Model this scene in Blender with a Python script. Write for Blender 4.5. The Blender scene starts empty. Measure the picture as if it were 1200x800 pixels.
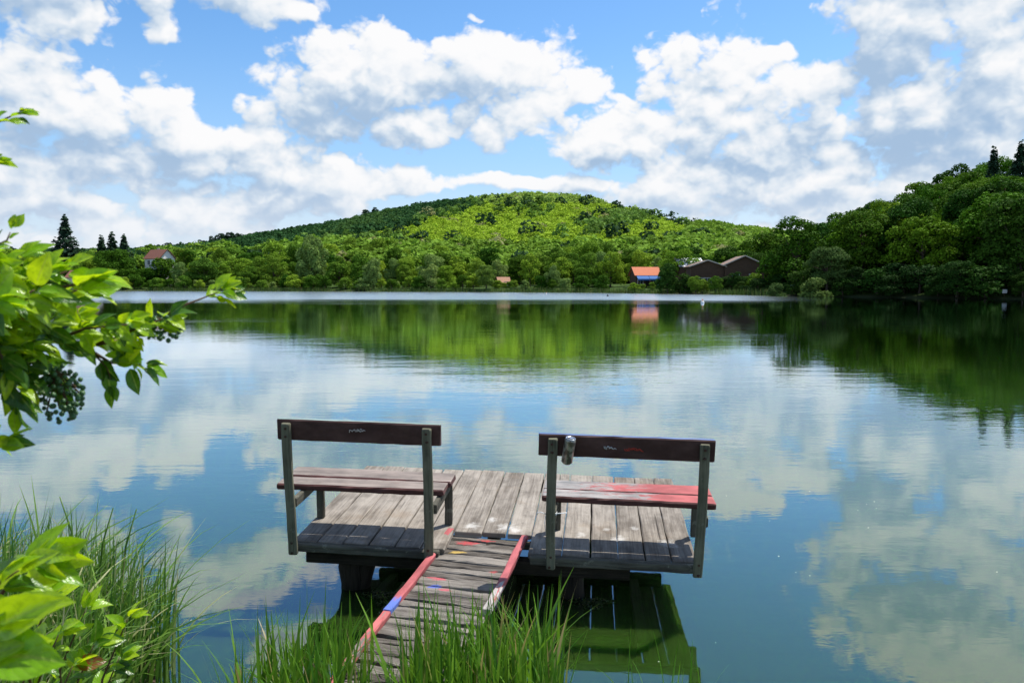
import bpy, bmesh, math, random
import numpy as np
from mathutils import Vector, Matrix, Euler

R = math.radians
C = bpy.context.scene.collection
scene = bpy.context.scene
rng = np.random.default_rng(7)
random.seed(7)

# ------------------------------------------------------------------ camera
CAM_H, FPX, PITCH = 2.0, 933.0, math.atan(68 / 933.0)
cd = bpy.data.cameras.new('camera')
cam = bpy.data.objects.new('camera', cd)
C.objects.link(cam)
cam.location = (0, 0, CAM_H)
cam.rotation_euler = (R(90) - PITCH, 0, 0)
cd.sensor_width = 36
cd.lens = 36 * FPX / 1200
cd.clip_start = 0.05
cd.clip_end = 8000
cd.dof.use_dof = True
cd.dof.focus_distance = 12.0
cd.dof.aperture_fstop = 11.0
scene.camera = cam

# ------------------------------------------------------------------ exposure
vs = scene.view_settings
vs.view_transform = 'Standard'
vs.look = 'None'
vs.exposure = 0.3
vs.gamma = 1
vs.use_curve_mapping = False

# ------------------------------------------------------------------ sun
SUN_EL, SUN_AZ = R(63), R(34)          # azimuth from +X towards +Y (over the lake)
sdir = Vector((math.cos(SUN_EL) * math.cos(SUN_AZ), math.cos(SUN_EL) * math.sin(SUN_AZ), math.sin(SUN_EL)))
sl = bpy.data.lights.new('sun', 'SUN')
sl.energy = 5.0
sl.angle = R(0.5)
sl.color = (1.0, 0.96, 0.89)
sun = bpy.data.objects.new('sun', sl)
C.objects.link(sun)
sun.rotation_euler = (-sdir).to_track_quat('-Z', 'Y').to_euler()

# ------------------------------------------------------------------ node helpers
class NT:
    def __init__(self, tree):
        self.t = tree; self.n = tree.nodes; self.l = tree.links
    def new(self, kind, **kw):
        nd = self.n.new(kind)
        for k, v in kw.items():
            setattr(nd, k, v)
        return nd
    def put(self, sock, v):
        if isinstance(v, bpy.types.NodeSocket):
            self.l.new(v, sock)
        elif v is not None:
            sock.default_value = v
    def m(self, op, a, b=None, c=None, clamp=False):
        nd = self.new('ShaderNodeMath', operation=op, use_clamp=clamp)
        for i, v in enumerate((a, b, c)):
            if v is not None: self.put(nd.inputs[i], v)
        return nd.outputs[0]
    def v(self, op, a, b=None, scale=None):
        nd = self.new('ShaderNodeVectorMath', operation=op)
        self.put(nd.inputs[0], a)
        if b is not None: self.put(nd.inputs[1], b)
        if scale is not None: self.put(nd.inputs['Scale'], scale)
        return nd.outputs['Value' if op in ('DOT_PRODUCT', 'LENGTH') else 'Vector']
    def noise(self, vec, scale, detail=4, rough=0.55, dist=0.0, col=False):
        nd = self.new('ShaderNodeTexNoise')
        self.put(nd.inputs['Vector'], vec)
        nd.inputs['Scale'].default_value = scale
        nd.inputs['Detail'].default_value = detail
        nd.inputs['Roughness'].default_value = rough
        nd.inputs['Distortion'].default_value = dist
        return nd.outputs['Color' if col else 'Fac']
    def step(self, x, lo, hi, a=0.0, b=1.0):
        nd = self.new('ShaderNodeMapRange', interpolation_type='SMOOTHSTEP')
        for i, v in enumerate((x, lo, hi, a, b)): self.put(nd.inputs[i], v)
        return nd.outputs[0]
    def lin(self, x, lo, hi, a=0.0, b=1.0):
        nd = self.new('ShaderNodeMapRange')
        for i, v in enumerate((x, lo, hi, a, b)): self.put(nd.inputs[i], v)
        return nd.outputs[0]
    def mix(self, f, a, b):
        nd = self.new('ShaderNodeMix', data_type='RGBA')
        self.put(nd.inputs[0], f)
        for s, v in ((nd.inputs[6], a), (nd.inputs[7], b)):
            if isinstance(v, tuple) and len(v) == 3: v = (*v, 1)
            self.put(s, v)
        return nd.outputs[2]
    def mul(self, a, b):
        nd = self.new('ShaderNodeMix', data_type='RGBA', blend_type='MULTIPLY')
        nd.inputs[0].default_value = 1
        for s, v in ((nd.inputs[6], a), (nd.inputs[7], b)):
            if isinstance(v, tuple) and len(v) == 3: v = (*v, 1)
            self.put(s, v)
        return nd.outputs[2]
    def xyz(self, vec):
        nd = self.new('ShaderNodeSeparateXYZ'); self.put(nd.inputs[0], vec); return nd.outputs
    def comb(self, x, y, z=0.0):
        nd = self.new('ShaderNodeCombineXYZ')
        for i, v in enumerate((x, y, z)): self.put(nd.inputs[i], v)
        return nd.outputs[0]

# ------------------------------------------------------------------ sky: Nishita blue with cumulus
CLOUDS = [  # heaps of cumulus: centre and half size, in 1/933 radian from straight ahead (x) and up from y = 332
    (425, 105, 110, 66), (360, 135, 60, 42), (450, 62, 60, 36), (560, 100, 70, 60), (615, 90, 75, 55), (575, 48, 40, 26), (665, 108, 42, 24), (570, 145, 60, 28),
    (460, 150, 70, 30),
    (40, 105, 110, 62), (150, 140, 120, 55), (0, 190, 120, 40), (205, 178, 140, 46), (300, 185, 85, 40), (330, 215, 90, 34),
    (60, 235, 110, 24), (125, 258, 90, 26), (230, 246, 80, 26), (330, 236, 90, 30), (405, 226, 60, 26), (480, 222, 55, 20), (555, 218, 60, 15), (635, 217, 50, 13), (690, 222, 50, 14),
    (75, 12, 82, 42), (195, 24, 30, 20), (295, 0, 110, 18), (365, 4, 45, 14), (552, 14, 16, 5), (712, 66, 16, 9), (735, 118, 9, 7), (430, -2, 30, 6),
    (822, 70, 66, 46), (795, 100, 40, 28), (885, 74, 30, 14), (712, 163, 84, 38), (690, 168, 45, 24), (775, 150, 60, 30), (865, 128, 90, 40), (910, 175, 120, 50), (840, 215, 120, 45), (965, 108, 45, 30),
    (960, 225, 100, 30), (760, 235, 80, 24),
    (1085, 60, 135, 85), (1000, 25, 62, 48), (1150, 110, 110, 80), (1060, 155, 100, 60), (1180, 20, 90, 90), (1010, 235, 130, 34), (1120, 190, 90, 34),
    (1090, -70, 160, 70), (1180, -120, 140, 60), (280, -15, 120, 36), (70, -40, 120, 50), (560, -90, 90, 26), (360, -110, 110, 36),
    (-150, 60, 130, 90), (-200, 200, 190, 60), (1400, 60, 170, 120), (1380, 220, 200, 60),
]
# the thick, grey bellied stretches of those clouds
GREY = [(1040, 75, 90, 50), (1110, 110, 80, 40), (1060, 175, 75, 40), (820, 98, 35, 24), (850, 195, 70, 28), (930, 185, 60, 30), (720, 185, 50, 16), (370, 150, 70, 26), (520, 105, 40, 20), (90, 165, 100, 26), (200, 195, 80, 22), (60, 250, 80, 14), (250, 232, 90, 16), (340, 230, 60, 16), (930, 240, 90, 12), (60, 5, 50, 20), (1050, -60, 90, 50), (780, 245, 60, 10)]
w = bpy.data.worlds.new('World'); scene.world = w; w.use_nodes = True
w.node_tree.nodes.clear()

def cloud_group():
    g = bpy.data.node_groups.new('cloud_field', 'ShaderNodeTree')
    g.interface.new_socket('Dir', in_out='INPUT', socket_type='NodeSocketVector')
    g.interface.new_socket('Density', in_out='OUTPUT', socket_type='NodeSocketFloat')
    g.interface.new_socket('Soft', in_out='OUTPUT', socket_type='NodeSocketFloat')
    k = NT(g)
    gi = k.new('NodeGroupInput'); go = k.new('NodeGroupOutput')
    d = gi.outputs[0]
    x, y, z = k.xyz(d)
    az = k.m('ARCTAN2', x, y)
    hyp = k.m('SQRT', k.m('ADD', k.m('MULTIPLY', x, x), k.m('MULTIPLY', y, y)))
    el = k.m('ARCTAN2', z, hyp)
    p = k.comb(az, el)
    wcol = k.noise(k.v('MULTIPLY', p, (1, 1.4, 1)), 7.0, 3, 0.55, col=True)
    wv = k.v('SCALE', k.v('SUBTRACT', wcol, (0.5, 0.5, 0.5)), scale=0.085)
    p2 = k.v('MULTIPLY', k.v('ADD', p, wv), (1, 1, 0))
    cur = None
    for cx, cy, rx, ry in CLOUDS:
        u, vv = (cx - 600) / 933, (332 - cy) / 933
        a = math.atan(u); e = math.atan(vv * math.cos(a))
        sa = rx / 933 * math.cos(a) ** 2; se = ry / 933 * math.cos(a) * math.cos(e) ** 2
        q = k.v('MULTIPLY', k.v('SUBTRACT', p2, (a, e, 0)), (1 / sa, 1 / se, 0))
        f = k.m('SUBTRACT', 1.0 if rx > 20 else 0.05, k.v('DOT_PRODUCT', q, q))
        cur = f if cur is None else k.m('SMOOTH_MAX', cur, f, 0.35)
    # clouds outside the measured part of the sky: drifting heaps
    side = k.step(k.m('ABSOLUTE', az), 0.72, 0.95)
    high = k.step(el, 0.42, 0.55)
    other = k.m('MAXIMUM', side, high)
    wild = k.m('MULTIPLY_ADD', k.noise(k.v('MULTIPLY', d, (1, 1, 1.8)), 3.2, 3, 0.5), 5.0, -2.75)
    cur = k.m('MAXIMUM', cur, -1.3)
    heap = k.m('ADD', k.m('MULTIPLY', cur, k.m('SUBTRACT', 1.0, other)), k.m('MULTIPLY', wild, other))
    heap = k.m('ADD', heap, 0.08)
    # low far bank of cloud near the horizon
    bank = k.m('MULTIPLY', k.step(el, 0.16, 0.05, -1.2, 0.25), 1.0)
    heap = k.m('SMOOTH_MAX', heap, bank, 0.4)
    q = k.v('MULTIPLY', p, (1, 1.25, 1))
    n1 = k.m('SUBTRACT', k.noise(q, 11.0, 4, 0.5, 0.1), 0.5)
    wq = k.v('ADD', q, k.v('SCALE', k.v('SUBTRACT', k.noise(q, 26.0, 3, 0.55, col=True), (0.5, 0.5, 0.5)), scale=0.05))
    def puff(scale, off):
        nd = k.new('ShaderNodeTexVoronoi', feature='SMOOTH_F1', voronoi_dimensions='2D')
        k.put(nd.inputs['Vector'], k.v('ADD', wq, off)); nd.inputs['Scale'].default_value = scale; nd.inputs['Smoothness'].default_value = 0.35
        return k.m('SUBTRACT', 0.45, nd.outputs['Distance'])
    p1 = puff(16.0, (0, 0, 0)); p2_ = puff(36.0, (.3, .1, .2)); p3 = puff(84.0, (.7, .3, .1))
    nn1 = k.m('ADD', k.m('MULTIPLY', n1, 2.5), k.m('ADD', k.m('MULTIPLY', p1, 1.15), k.m('MULTIPLY', p2_, 0.75)))
    n3 = k.m('SUBTRACT', k.noise(k.v('ADD', q, (5.1, 2.7, 1.4)), 95.0, 5, 0.62, 0.2), 0.5)
    soft = k.m('ADD', heap, k.m('ADD', nn1, k.m('MULTIPLY', p3, 0.30)))
    den = k.m('ADD', soft, k.m('ADD', k.m('MULTIPLY', n3, 0.65), k.m('MULTIPLY', p3, 0.15)))
    k.l.new(den, go.inputs[0]); k.l.new(soft, go.inputs[1])
    return g

def build_world():
    k = NT(w.node_tree)
    CG = cloud_group()
    tc = k.new('ShaderNodeTexCoord')
    d = tc.outputs['Generated']
    sky = k.new('ShaderNodeTexSky', sky_type='NISHITA')
    sky.sun_disc = False
    sky.sun_elevation = SUN_EL
    sky.sun_rotation = R(90) - SUN_AZ
    sky.altitude = 200; sky.air_density = 1.0; sky.dust_density = 0.6; sky.ozone_density = 2.5
    STR = 0.10
    hsv = k.new('ShaderNodeHueSaturation')
    k.put(hsv.inputs['Color'], sky.outputs[0]); hsv.inputs['Saturation'].default_value = 1.25; hsv.inputs['Value'].default_value = 1.45
    def grp(vec):
        nd = k.new('ShaderNodeGroup'); nd.node_tree = CG
        k.put(nd.inputs[0], vec)
        return nd.outputs
    a = grp(d)
    b = grp(k.v('NORMALIZE', k.v('ADD', d, (0.022, 0.0, 0.050))))
    c = grp(k.v('NORMALIZE', k.v('ADD', d, (0.006, 0.0, 0.014))))
    den, soft = a[0], a[1]
    alpha = k.step(den, -0.10, 0.62)
    big = k.m('SUBTRACT', soft, b[1])
    fine = k.m('SUBTRACT', soft, c[1])
    # lit where the cloud thins out towards the sun, grey where more cloud lies above
    lit = k.m('ADD', k.m('MULTIPLY', k.m('MINIMUM', k.m('MAXIMUM', big, -1.3), 1.2), 0.36), k.m('MULTIPLY', fine, 0.60))
    lit = k.m('ADD', lit, k.m('MULTIPLY', k.step(soft, 0.2, 1.9), -0.22))
    veil = k.noise(k.v('MULTIPLY', d, (1, 1, 2.4)), 4.5, 4, 0.5)
    lit = k.m('ADD', lit, k.m('MULTIPLY', k.m('SUBTRACT', veil, 0.5), 1.1))
    x, y, z = k.xyz(d)
    az = k.m('ARCTAN2', x, y); el = k.m('ARCSINE', z)
    pos = k.v('ADD', k.comb(az, el), k.v('SCALE', k.v('SUBTRACT', k.noise(d, 9.0, 4, 0.55, col=True), (0.5, 0.5, 0.5)), scale=0.09))
    pos = k.v('MULTIPLY', pos, (1, 1, 0))
    grey = None
    for cx, cy, rx, ry in GREY:
        u, vv = (cx - 600) / 933, (332 - cy) / 933
        aa = math.atan(u); e = math.atan(vv * math.cos(aa))
        q = k.v('MULTIPLY', k.v('SUBTRACT', pos, (aa, e, 0)), (933 / rx, 933 / ry, 0))
        f = k.step(k.v('LENGTH', q), 1.25, 0.2)
        grey = f if grey is None else k.m('MAXIMUM', grey, f)
    lit = k.m('ADD', lit, k.m('MULTIPLY', grey, -0.46))
    lum = k.step(lit, -0.95, 0.66)
    S = 0.80 / STR
    shade = (0.39 * S, 0.54 * S, 0.74 * S); mid = (0.70 * S, 0.79 * S, 0.89 * S); white = (0.99 * S, 0.99 * S, 1.0 * S)
    col = k.mix(k.lin(lum, 0.0, 0.5), shade, mid)
    col = k.mix(k.lin(lum, 0.5, 1.0), col, white)
    blue = k.mix(k.step(z, 0.30, 0.02, 0.0, 0.60), hsv.outputs[0], (0.40 * S, 0.60 * S, 0.90 * S))
    out = k.mix(alpha, blue, col)
    # milky air low over the horizon
    out = k.mix(k.step(z, 0.15, 0.02, 0.0, 0.60), out, (0.80 * S, 0.86 * S, 0.94 * S))
    bg = k.new('ShaderNodeBackground')
    k.put(bg.inputs[0], out); bg.inputs[1].default_value = STR
    wo = k.new('ShaderNodeOutputWorld')
    k.l.new(bg.outputs[0], wo.inputs[0])
build_world()
w.cycles.sampling_method = 'MANUAL'
w.cycles.sample_map_resolution = 512
scene.cycles.max_bounces = 6
scene.cycles.transparent_max_bounces = 4

# ------------------------------------------------------------------ object helpers
def tag(o, label=None, cat=None, group=None, kind=None):
    if label: o['label'] = label
    if cat: o['category'] = cat
    if group: o['group'] = group
    if kind: o['kind'] = kind
    return o

def empty(name, loc=(0, 0, 0), rot=(0, 0, 0)):
    o = bpy.data.objects.new(name, None); C.objects.link(o)
    o.location = loc; o.rotation_euler = rot; o.empty_display_size = 0.1
    return o

def np_mesh(name, V, F, mats=(), mi=None, uv=None, smooth=False, tint=None):
    """V (n,3), F (m,4) quads or list of (m,k) arrays of faces"""
    me = bpy.data.meshes.new(name)
    V = np.asarray(V, dtype=np.float32)
    Fs = [np.asarray(f) for f in (F if isinstance(F, list) else [F]) if len(f)]
    loops = np.concatenate([f.ravel() for f in Fs]).astype(np.int32)
    tot = np.concatenate([np.full(len(f), f.shape[1]) for f in Fs]).astype(np.int32)
    start = np.concatenate([[0], np.cumsum(tot)[:-1]]).astype(np.int32)
    me.vertices.add(len(V)); me.vertices.foreach_set('co', V.ravel())
    me.loops.add(len(loops)); me.loops.foreach_set('vertex_index', loops)
    me.polygons.add(len(tot)); me.polygons.foreach_set('loop_start', start); me.polygons.foreach_set('loop_total', tot)
    for m in mats: me.materials.append(m)
    if mi is not None: me.polygons.foreach_set('material_index', np.asarray(mi, dtype=np.int32))
    if smooth: me.polygons.foreach_set('use_smooth', np.ones(len(tot), dtype=bool))
    if uv is not None:
        l = me.uv_layers.new(name='UVMap')
        l.data.foreach_set('uv', np.asarray(uv, dtype=np.float32)[loops].ravel())
    if tint is not None:
        at = me.attributes.new('tint', 'FLOAT_COLOR', 'POINT')
        t4 = np.ones((len(V), 4), dtype=np.float32); t4[:, :3] = tint
        at.data.foreach_set('color', t4.ravel())
    me.update(); me.validate()
    return me

def link(name, me, parent=None, loc=None):
    o = bpy.data.objects.new(name, me); C.objects.link(o)
    if parent: o.parent = parent
    if loc: o.location = loc
    return o

class MB:
    """collects boxes, tubes and prisms; build() links them as one mesh object"""
    def __init__(self): self.V = []; self.F = []; self.UV = []; self.M = []; self.S = []
    def quadgrid(self, P, uvs, mi=0, smooth=False):
        n, m = len(P), len(P[0]); b = len(self.V)
        for i in range(n):
            for j in range(m): self.V.append(tuple(P[i][j]))
        for i in range(n - 1):
            for j in range(m - 1):
                self.F.append((b + i * m + j, b + (i + 1) * m + j, b + (i + 1) * m + j + 1, b + i * m + j + 1))
                self.UV.append((uvs[i][j], uvs[i + 1][j], uvs[i + 1][j + 1], uvs[i][j + 1])); self.M.append(mi); self.S.append(smooth)
    def face(self, pts, uv=None, mi=0, smooth=False):
        b = len(self.V); self.V += [tuple(p) for p in pts]
        self.F.append(tuple(range(b, b + len(pts))))
        self.UV.append(tuple(uv) if uv else tuple((p[0], p[1]) for p in pts)); self.M.append(mi); self.S.append(smooth)
    def plank(self, c, ax, L, W, T, up=(0, 0, 1), bev=0.006, jit=0.0, seg=6, mats=(0, 0, 0), rnd=random, taper=1.0, wav=0.0):
        """a board centred at c: ax = long direction; W across, T thick; rounded edges; mats = (top, sides, bottom)"""
        ax = Vector(ax).normalized(); up = Vector(up)
        side = up.cross(ax).normalized(); up = ax.cross(side).normalized()
        c = Vector(c)
        b = min(bev, T * 0.45, W * 0.45)
        ring = [(-W/2 + b, T/2), (W/2 - b, T/2), (W/2, T/2 - b), (W/2, -T/2 + b), (W/2 - b, -T/2), (-W/2 + b, -T/2), (-W/2, -T/2 + b), (-W/2, T/2 - b)]
        mm = [0, 1, 1, 1, 2, 1, 1, 1]
        uo, vo = rnd.uniform(0, 50), rnd.uniform(0, 50)
        base = len(self.V); rows = []
        ph = rnd.uniform(0, 6)
        per = [0]
        for i in range(8):
            a, d = ring[i], ring[(i + 1) % 8]; per.append(per[-1] + math.hypot(a[0] - d[0], a[1] - d[1]))
        xs = [-L/2, -L/2 + b] + [-L/2 + L * i / seg for i in range(1, seg)] + [L/2 - b, L/2]
        n = len(xs)
        for i, x in enumerate(xs):
            t = x / L + 0.5
            k = 1 + (taper - 1) * t
            endk = 1 - (b * 0.8 / W if i in (0, n - 1) else 0); endt = 1 - (b * 0.8 / T if i in (0, n - 1) else 0)
            off = wav * math.sin(ph + t * 5)
            row = []
            for (s, u) in ring:
                p = c + ax * (x + (rnd.uniform(-jit, jit) if i in (0, n - 1) else 0)) + side * (s * endk * k + rnd.uniform(-jit, jit) + off) + up * (u * endt + rnd.uniform(-jit, jit) * 0.5)
                row.append(len(self.V)); self.V.append(tuple(p))
            rows.append(row)
        for i in range(n - 1):
            for j in range(8):
                j2 = (j + 1) % 8
                self.F.append((rows[i][j], rows[i + 1][j], rows[i + 1][j2], rows[i][j2]))
                self.UV.append(((xs[i] + uo, per[j] + vo), (xs[i + 1] + uo, per[j] + vo), (xs[i + 1] + uo, per[j + 1] + vo), (xs[i] + uo, per[j + 1] + vo)))
                self.M.append(mats[mm[j]]); self.S.append(False)
        for r, s in ((rows[0], 1), (rows[-1], -1)):
            f = r if s > 0 else r[::-1]
            self.F.append(tuple(f)); self.UV.append(tuple((ring[r.index(q)][0] * 0.2 + uo, ring[r.index(q)][1] + vo) for q in f)); self.M.append(mats[1]); self.S.append(False)
    def box(self, lo, hi, bev=0.0, mi=0):
        c = [(a + b) / 2 for a, b in zip(lo, hi)]; d = [b - a for a, b in zip(lo, hi)]
        self.plank(c, (1, 0, 0), d[0], d[1], d[2], bev=max(bev, 0.0005), seg=1, mats=(mi, mi, mi))
    def tube(self, pts, radii, sides=8, cap=True, mi=0, rough=0.0, rnd=random):
        pts = [Vector(p) for p in pts]; n = len(pts)
        if not hasattr(radii, '__len__'): radii = [radii] * n
        rows = []; ref = None; acc = 0
        uo = rnd.uniform(0, 30)
        ruv = []
        for i, p in enumerate(pts):
            t = (pts[min(i + 1, n - 1)] - pts[max(i - 1, 0)]).normalized()
            if ref is None:
                ref = t.orthogonal().normalized()
            ref = (ref - t * ref.dot(t)).normalized(); bi = t.cross(ref)
            if i: acc += (pts[i] - pts[i - 1]).length
            row = []
            for j in range(sides):
                a = 2 * math.pi * j / sides
                r = radii[i] * (1 + rnd.uniform(-rough, rough))
                row.append(len(self.V)); self.V.append(tuple(p + ref * (r * math.cos(a)) + bi * (r * math.sin(a))))
            rows.append(row); ruv.append(acc)
        for i in range(n - 1):
            for j in range(sides):
                j2 = (j + 1) % sides
                self.F.append((rows[i][j], rows[i][j2], rows[i + 1][j2], rows[i + 1][j]))
                self.UV.append(((ruv[i] + uo, j * .05), (ruv[i] + uo, (j + 1) * .05), (ruv[i + 1] + uo, (j + 1) * .05), (ruv[i + 1] + uo, j * .05)))
                self.M.append(mi); self.S.append(True)
        if cap:
            for r in (rows[0][::-1], rows[-1]):
                self.F.append(tuple(r)); self.UV.append(tuple((uo + .03 * i, 0) for i in range(len(r)))); self.M.append(mi); self.S.append(False)
    def lathe(self, prof, c=(0, 0, 0), sides=24, mats=None):
        rows = []; c = Vector(c)
        for r, z in prof:
            rows.append([len(self.V) + j for j in range(sides)])
            for j in range(sides):
                a = 2 * math.pi * j / sides; self.V.append((c.x + r * math.cos(a), c.y + r * math.sin(a), c.z + z))
        for i in range(len(prof) - 1):
            for j in range(sides):
                j2 = (j + 1) % sides
                self.F.append((rows[i][j], rows[i][j2], rows[i + 1][j2], rows[i + 1][j]))
                self.UV.append(((j / sides, prof[i][1]), ((j + 1) / sides, prof[i][1]), ((j + 1) / sides, prof[i + 1][1]), (j / sides, prof[i + 1][1])))
                self.M.append(mats[i] if mats else 0); self.S.append(True)
        for r in (rows[0][::-1], rows[-1]):
            self.F.append(tuple(r)); self.UV.append(tuple((0, 0) for _ in r)); self.M.append(mats[0] if mats and r is not rows[-1] else (mats[-1] if mats else 0)); self.S.append(False)
    def build(self, name, mats, parent=None, loc=None):
        me = bpy.data.meshes.new(name)
        me.from_pydata(self.V, [], self.F)
        for m in (mats if isinstance(mats, (list, tuple)) else [mats]): me.materials.append(m)
        me.polygons.foreach_set('material_index', self.M)
        me.polygons.foreach_set('use_smooth', self.S)
        l = me.uv_layers.new(name='UVMap')
        l.data.foreach_set('uv', [x for f in self.UV for q in f for x in q])
        me.update()
        return link(name, me, parent, loc)

def P(px, py, Y):
    """point at forward distance Y on the sight line of the photo's pixel (used only to read real positions off the photo)"""
    a, b = (px - 600) / FPX, (400 - py) / FPX
    d = Vector((a, math.cos(PITCH) + b * math.sin(PITCH), -math.sin(PITCH) + b * math.cos(PITCH)))
    return Vector((0, 0, CAM_H)) + d * (Y / d.y)

# ------------------------------------------------------------------ materials
def mat(name):
    m = bpy.data.materials.new(name); m.use_nodes = True
    m.node_tree.nodes.clear()
    k = NT(m.node_tree)
    out = k.new('ShaderNodeOutputMaterial')
    return m, k, out

def principled(k, out, col, rough=0.7, spec=0.3, metal=0.0, normal=None):
    b = k.new('ShaderNodeBsdfPrincipled')
    if isinstance(col, tuple) and len(col) == 3: col = (*col, 1)
    k.put(b.inputs['Base Color'], col); k.put(b.inputs['Roughness'], rough)
    k.put(b.inputs['Specular IOR Level'], spec); k.put(b.inputs['Metallic'], metal)
    if normal is not None: k.put(b.inputs['Normal'], normal)
    k.l.new(b.outputs[0], out.inputs[0])
    return b

def bump(k, h, strength=0.4, dist=0.01):
    b = k.new('ShaderNodeBump'); k.put(b.inputs['Height'], h)
    b.inputs['Strength'].default_value = strength; b.inputs['Distance'].default_value = dist
    return b.outputs[0]

def wood_nodes(k, light=(0.30, 0.265, 0.23), dark=(0.085, 0.07, 0.058), grain=1.0):
    uv = k.new('ShaderNodeUVMap', uv_map='UVMap').outputs[0]
    geo = k.new('ShaderNodeNewGeometry')
    ri = geo.outputs['Random Per Island']
    fib = k.noise(k.v('MULTIPLY', uv, (2.2, 75 * grain, 1)), 1.0, 6, 0.65, 0.25)
    wide = k.noise(k.v('MULTIPLY', uv, (1.6, 13 * grain, 1)), 1.0, 4, 0.6, 0.6)
    blot = k.noise(k.v('MULTIPLY', uv, (4.0, 7.0, 1)), 1.0, 5, 0.65)
    f = k.m('ADD', k.m('MULTIPLY', fib, 0.45), k.m('ADD', k.m('MULTIPLY', wide, 0.35), k.m('MULTIPLY', blot, 0.45)))
    f = k.m('ADD', f, k.m('MULTIPLY', k.m('SUBTRACT', ri, 0.5), 0.16))
    col = k.mix(k.step(f, 0.42, 0.82), dark, light)
    crack = k.step(k.noise(k.v('MULTIPLY', uv, (1.1, 48 * grain, 1)), 1.0, 3, 0.6, 0.3), 0.66, 0.73)
    col = k.mix(k.m('MULTIPLY', crack, 0.8), col, (0.025, 0.02, 0.017))
    return uv, ri, col, fib, wide, blot, crack

def m_deck():
    m, k, out = mat('weathered_deck_wood')
    uv, ri, col, fib, wide, blot, crack = wood_nodes(k, light=(0.36, 0.32, 0.27), dark=(0.125, 0.105, 0.085))
    oc = k.new('ShaderNodeTexCoord').outputs['Object']
    # warm brown breaks and pale droppings, each with a shape of its own
    brown = k.step(k.noise(oc, 3.2, 4, 0.6), 0.52, 0.70)
    col = k.mix(k.m('MULTIPLY', brown, 0.45), col, (0.23, 0.17, 0.115))
    spots = None
    for x, y, r in ((-0.17, 0.40, 0.075), (0.06, 0.40, 0.09), (0.80, 0.30, 0.07), (1.10, 0.27, 0.085), (0.55, 0.34, 0.05), (0.12, 0.36, 0.06), (0.72, 0.45, 0.035), (-0.05, 0.52, 0.05), (0.9, 0.5, 0.04)):
        dd = k.v('LENGTH', k.v('MULTIPLY', k.v('SUBTRACT', oc, (x, y, 0)), (1 / r, 0.8 / r, 0)))
        s = k.m('SUBTRACT', 1.0, dd)
        spots = s if spots is None else k.m('MAXIMUM', spots, s)
    sp = k.step(k.m('ADD', spots, k.m('MULTIPLY', k.m('SUBTRACT', k.noise(oc, 22, 6, 0.7), 0.5), 2.6)), 0.1, 1.0)
    sp = k.m('MULTIPLY', sp, k.step(spots, -0.5, 0.3))
    col = k.mix(k.m('MULTIPLY', sp, 0.62), col, (0.62, 0.60, 0.56))
    dirt = k.step(k.noise(k.v('MULTIPLY', oc, (1.6, 1.0, 1)), 5.0, 6, 0.7), 0.48, 0.72)
    col = k.mix(k.m('MULTIPLY', dirt, 0.55), col, (0.085, 0.072, 0.058))
    ox, oy, oz = k.xyz(oc)
    edge = k.m('ADD', oy, k.m('MULTIPLY', k.m('SUBTRACT', k.noise(oc, 9, 4), 0.5), 0.5))
    col = k.mix(k.step(edge, 0.16, -0.05, 0.0, 0.55), col, (0.06, 0.052, 0.042))
    fine = k.step(k.noise(oc, 60, 3, 0.6), 0.68, 0.75)
    col = k.mix(k.m('MULTIPLY', fine, 0.5), col, (0.07, 0.06, 0.05))
    h = k.m('SUBTRACT', k.m('ADD', fib, k.m('MULTIPLY', wide, 0.5)), crack)
    principled(k, out, col, 0.85, 0.15, normal=bump(k, h, 0.6, 0.006))
    return m

def m_wood(name, light, dark, lichen=0.0, grain=1.0, bd=0.006):
    m, k, out = mat(name)
    uv, ri, col, fib, wide, blot, crack = wood_nodes(k, light, dark, grain)
    oc = k.new('ShaderNodeTexCoord').outputs['Object']
    if lichen:
        s = k.step(k.noise(oc, 17, 5, 0.65), 0.60, 0.66)
        col = k.mix(k.m('MULTIPLY', s, lichen), col, (0.20, 0.20, 0.15))
    h = k.m('SUBTRACT', k.m('ADD', fib, k.m('MULTIPLY', wide, 0.6)), crack)
    principled(k, out, col, 0.88, 0.12, normal=bump(k, h, 0.7, bd))
    return m

def m_slat():
    m, k, out = mat('rotten_grey_slat')
    uv, ri, col, fib, wide, blot, crack = wood_nodes(k, (0.29, 0.26, 0.225), (0.045, 0.037, 0.03), 1.5)
    oc = k.new('ShaderNodeTexCoord').outputs['Object']
    rag = k.m('MULTIPLY', k.m('SUBTRACT', k.noise(k.v('MULTIPLY', oc, (14, 40, 1)), 1.0, 6, 0.75), 0.5), 4.0)
    for x, y, rx, ry, cc in SPLASH:      # old splashes of paint on the boards
        d = k.v('LENGTH', k.v('MULTIPLY', k.v('SUBTRACT', oc, (x, y, 0)), (1 / rx, 1 / ry, 0)))
        f = k.step(k.m('ADD', k.m('SUBTRACT', 1.0, d), rag), 0.1, 0.6)
        f = k.m('MULTIPLY', f, k.step(d, 1.7, 1.0))
        col = k.mix(k.m('MULTIPLY', f, 0.85), col, cc)
    h = k.m('SUBTRACT', k.m('ADD', fib, k.m('MULTIPLY', wide, 0.6)), k.m('MULTIPLY', crack, 1.5))
    principled(k, out, col, 0.9, 0.12, normal=bump(k, h, 0.8, 0.012))
    return m
SPLASH = [(-.17, .20, .09, .035, (0.5, .06, .07)), (-.21, .04, .06, .025, (0.52, .36, .10)), (.05, -.20, .035, .02, (0.5, .1, .1)), (-.26, -.32, .07, .025, (0.55, .10, .12)), (-.26, -.41, .045, .02, (0.10, .15, .5)), (-.20, -.44, .05, .018, (0.5, .12, .14)), (-.05, .24, .06, .02, (0.5, .08, .08))]

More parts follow.
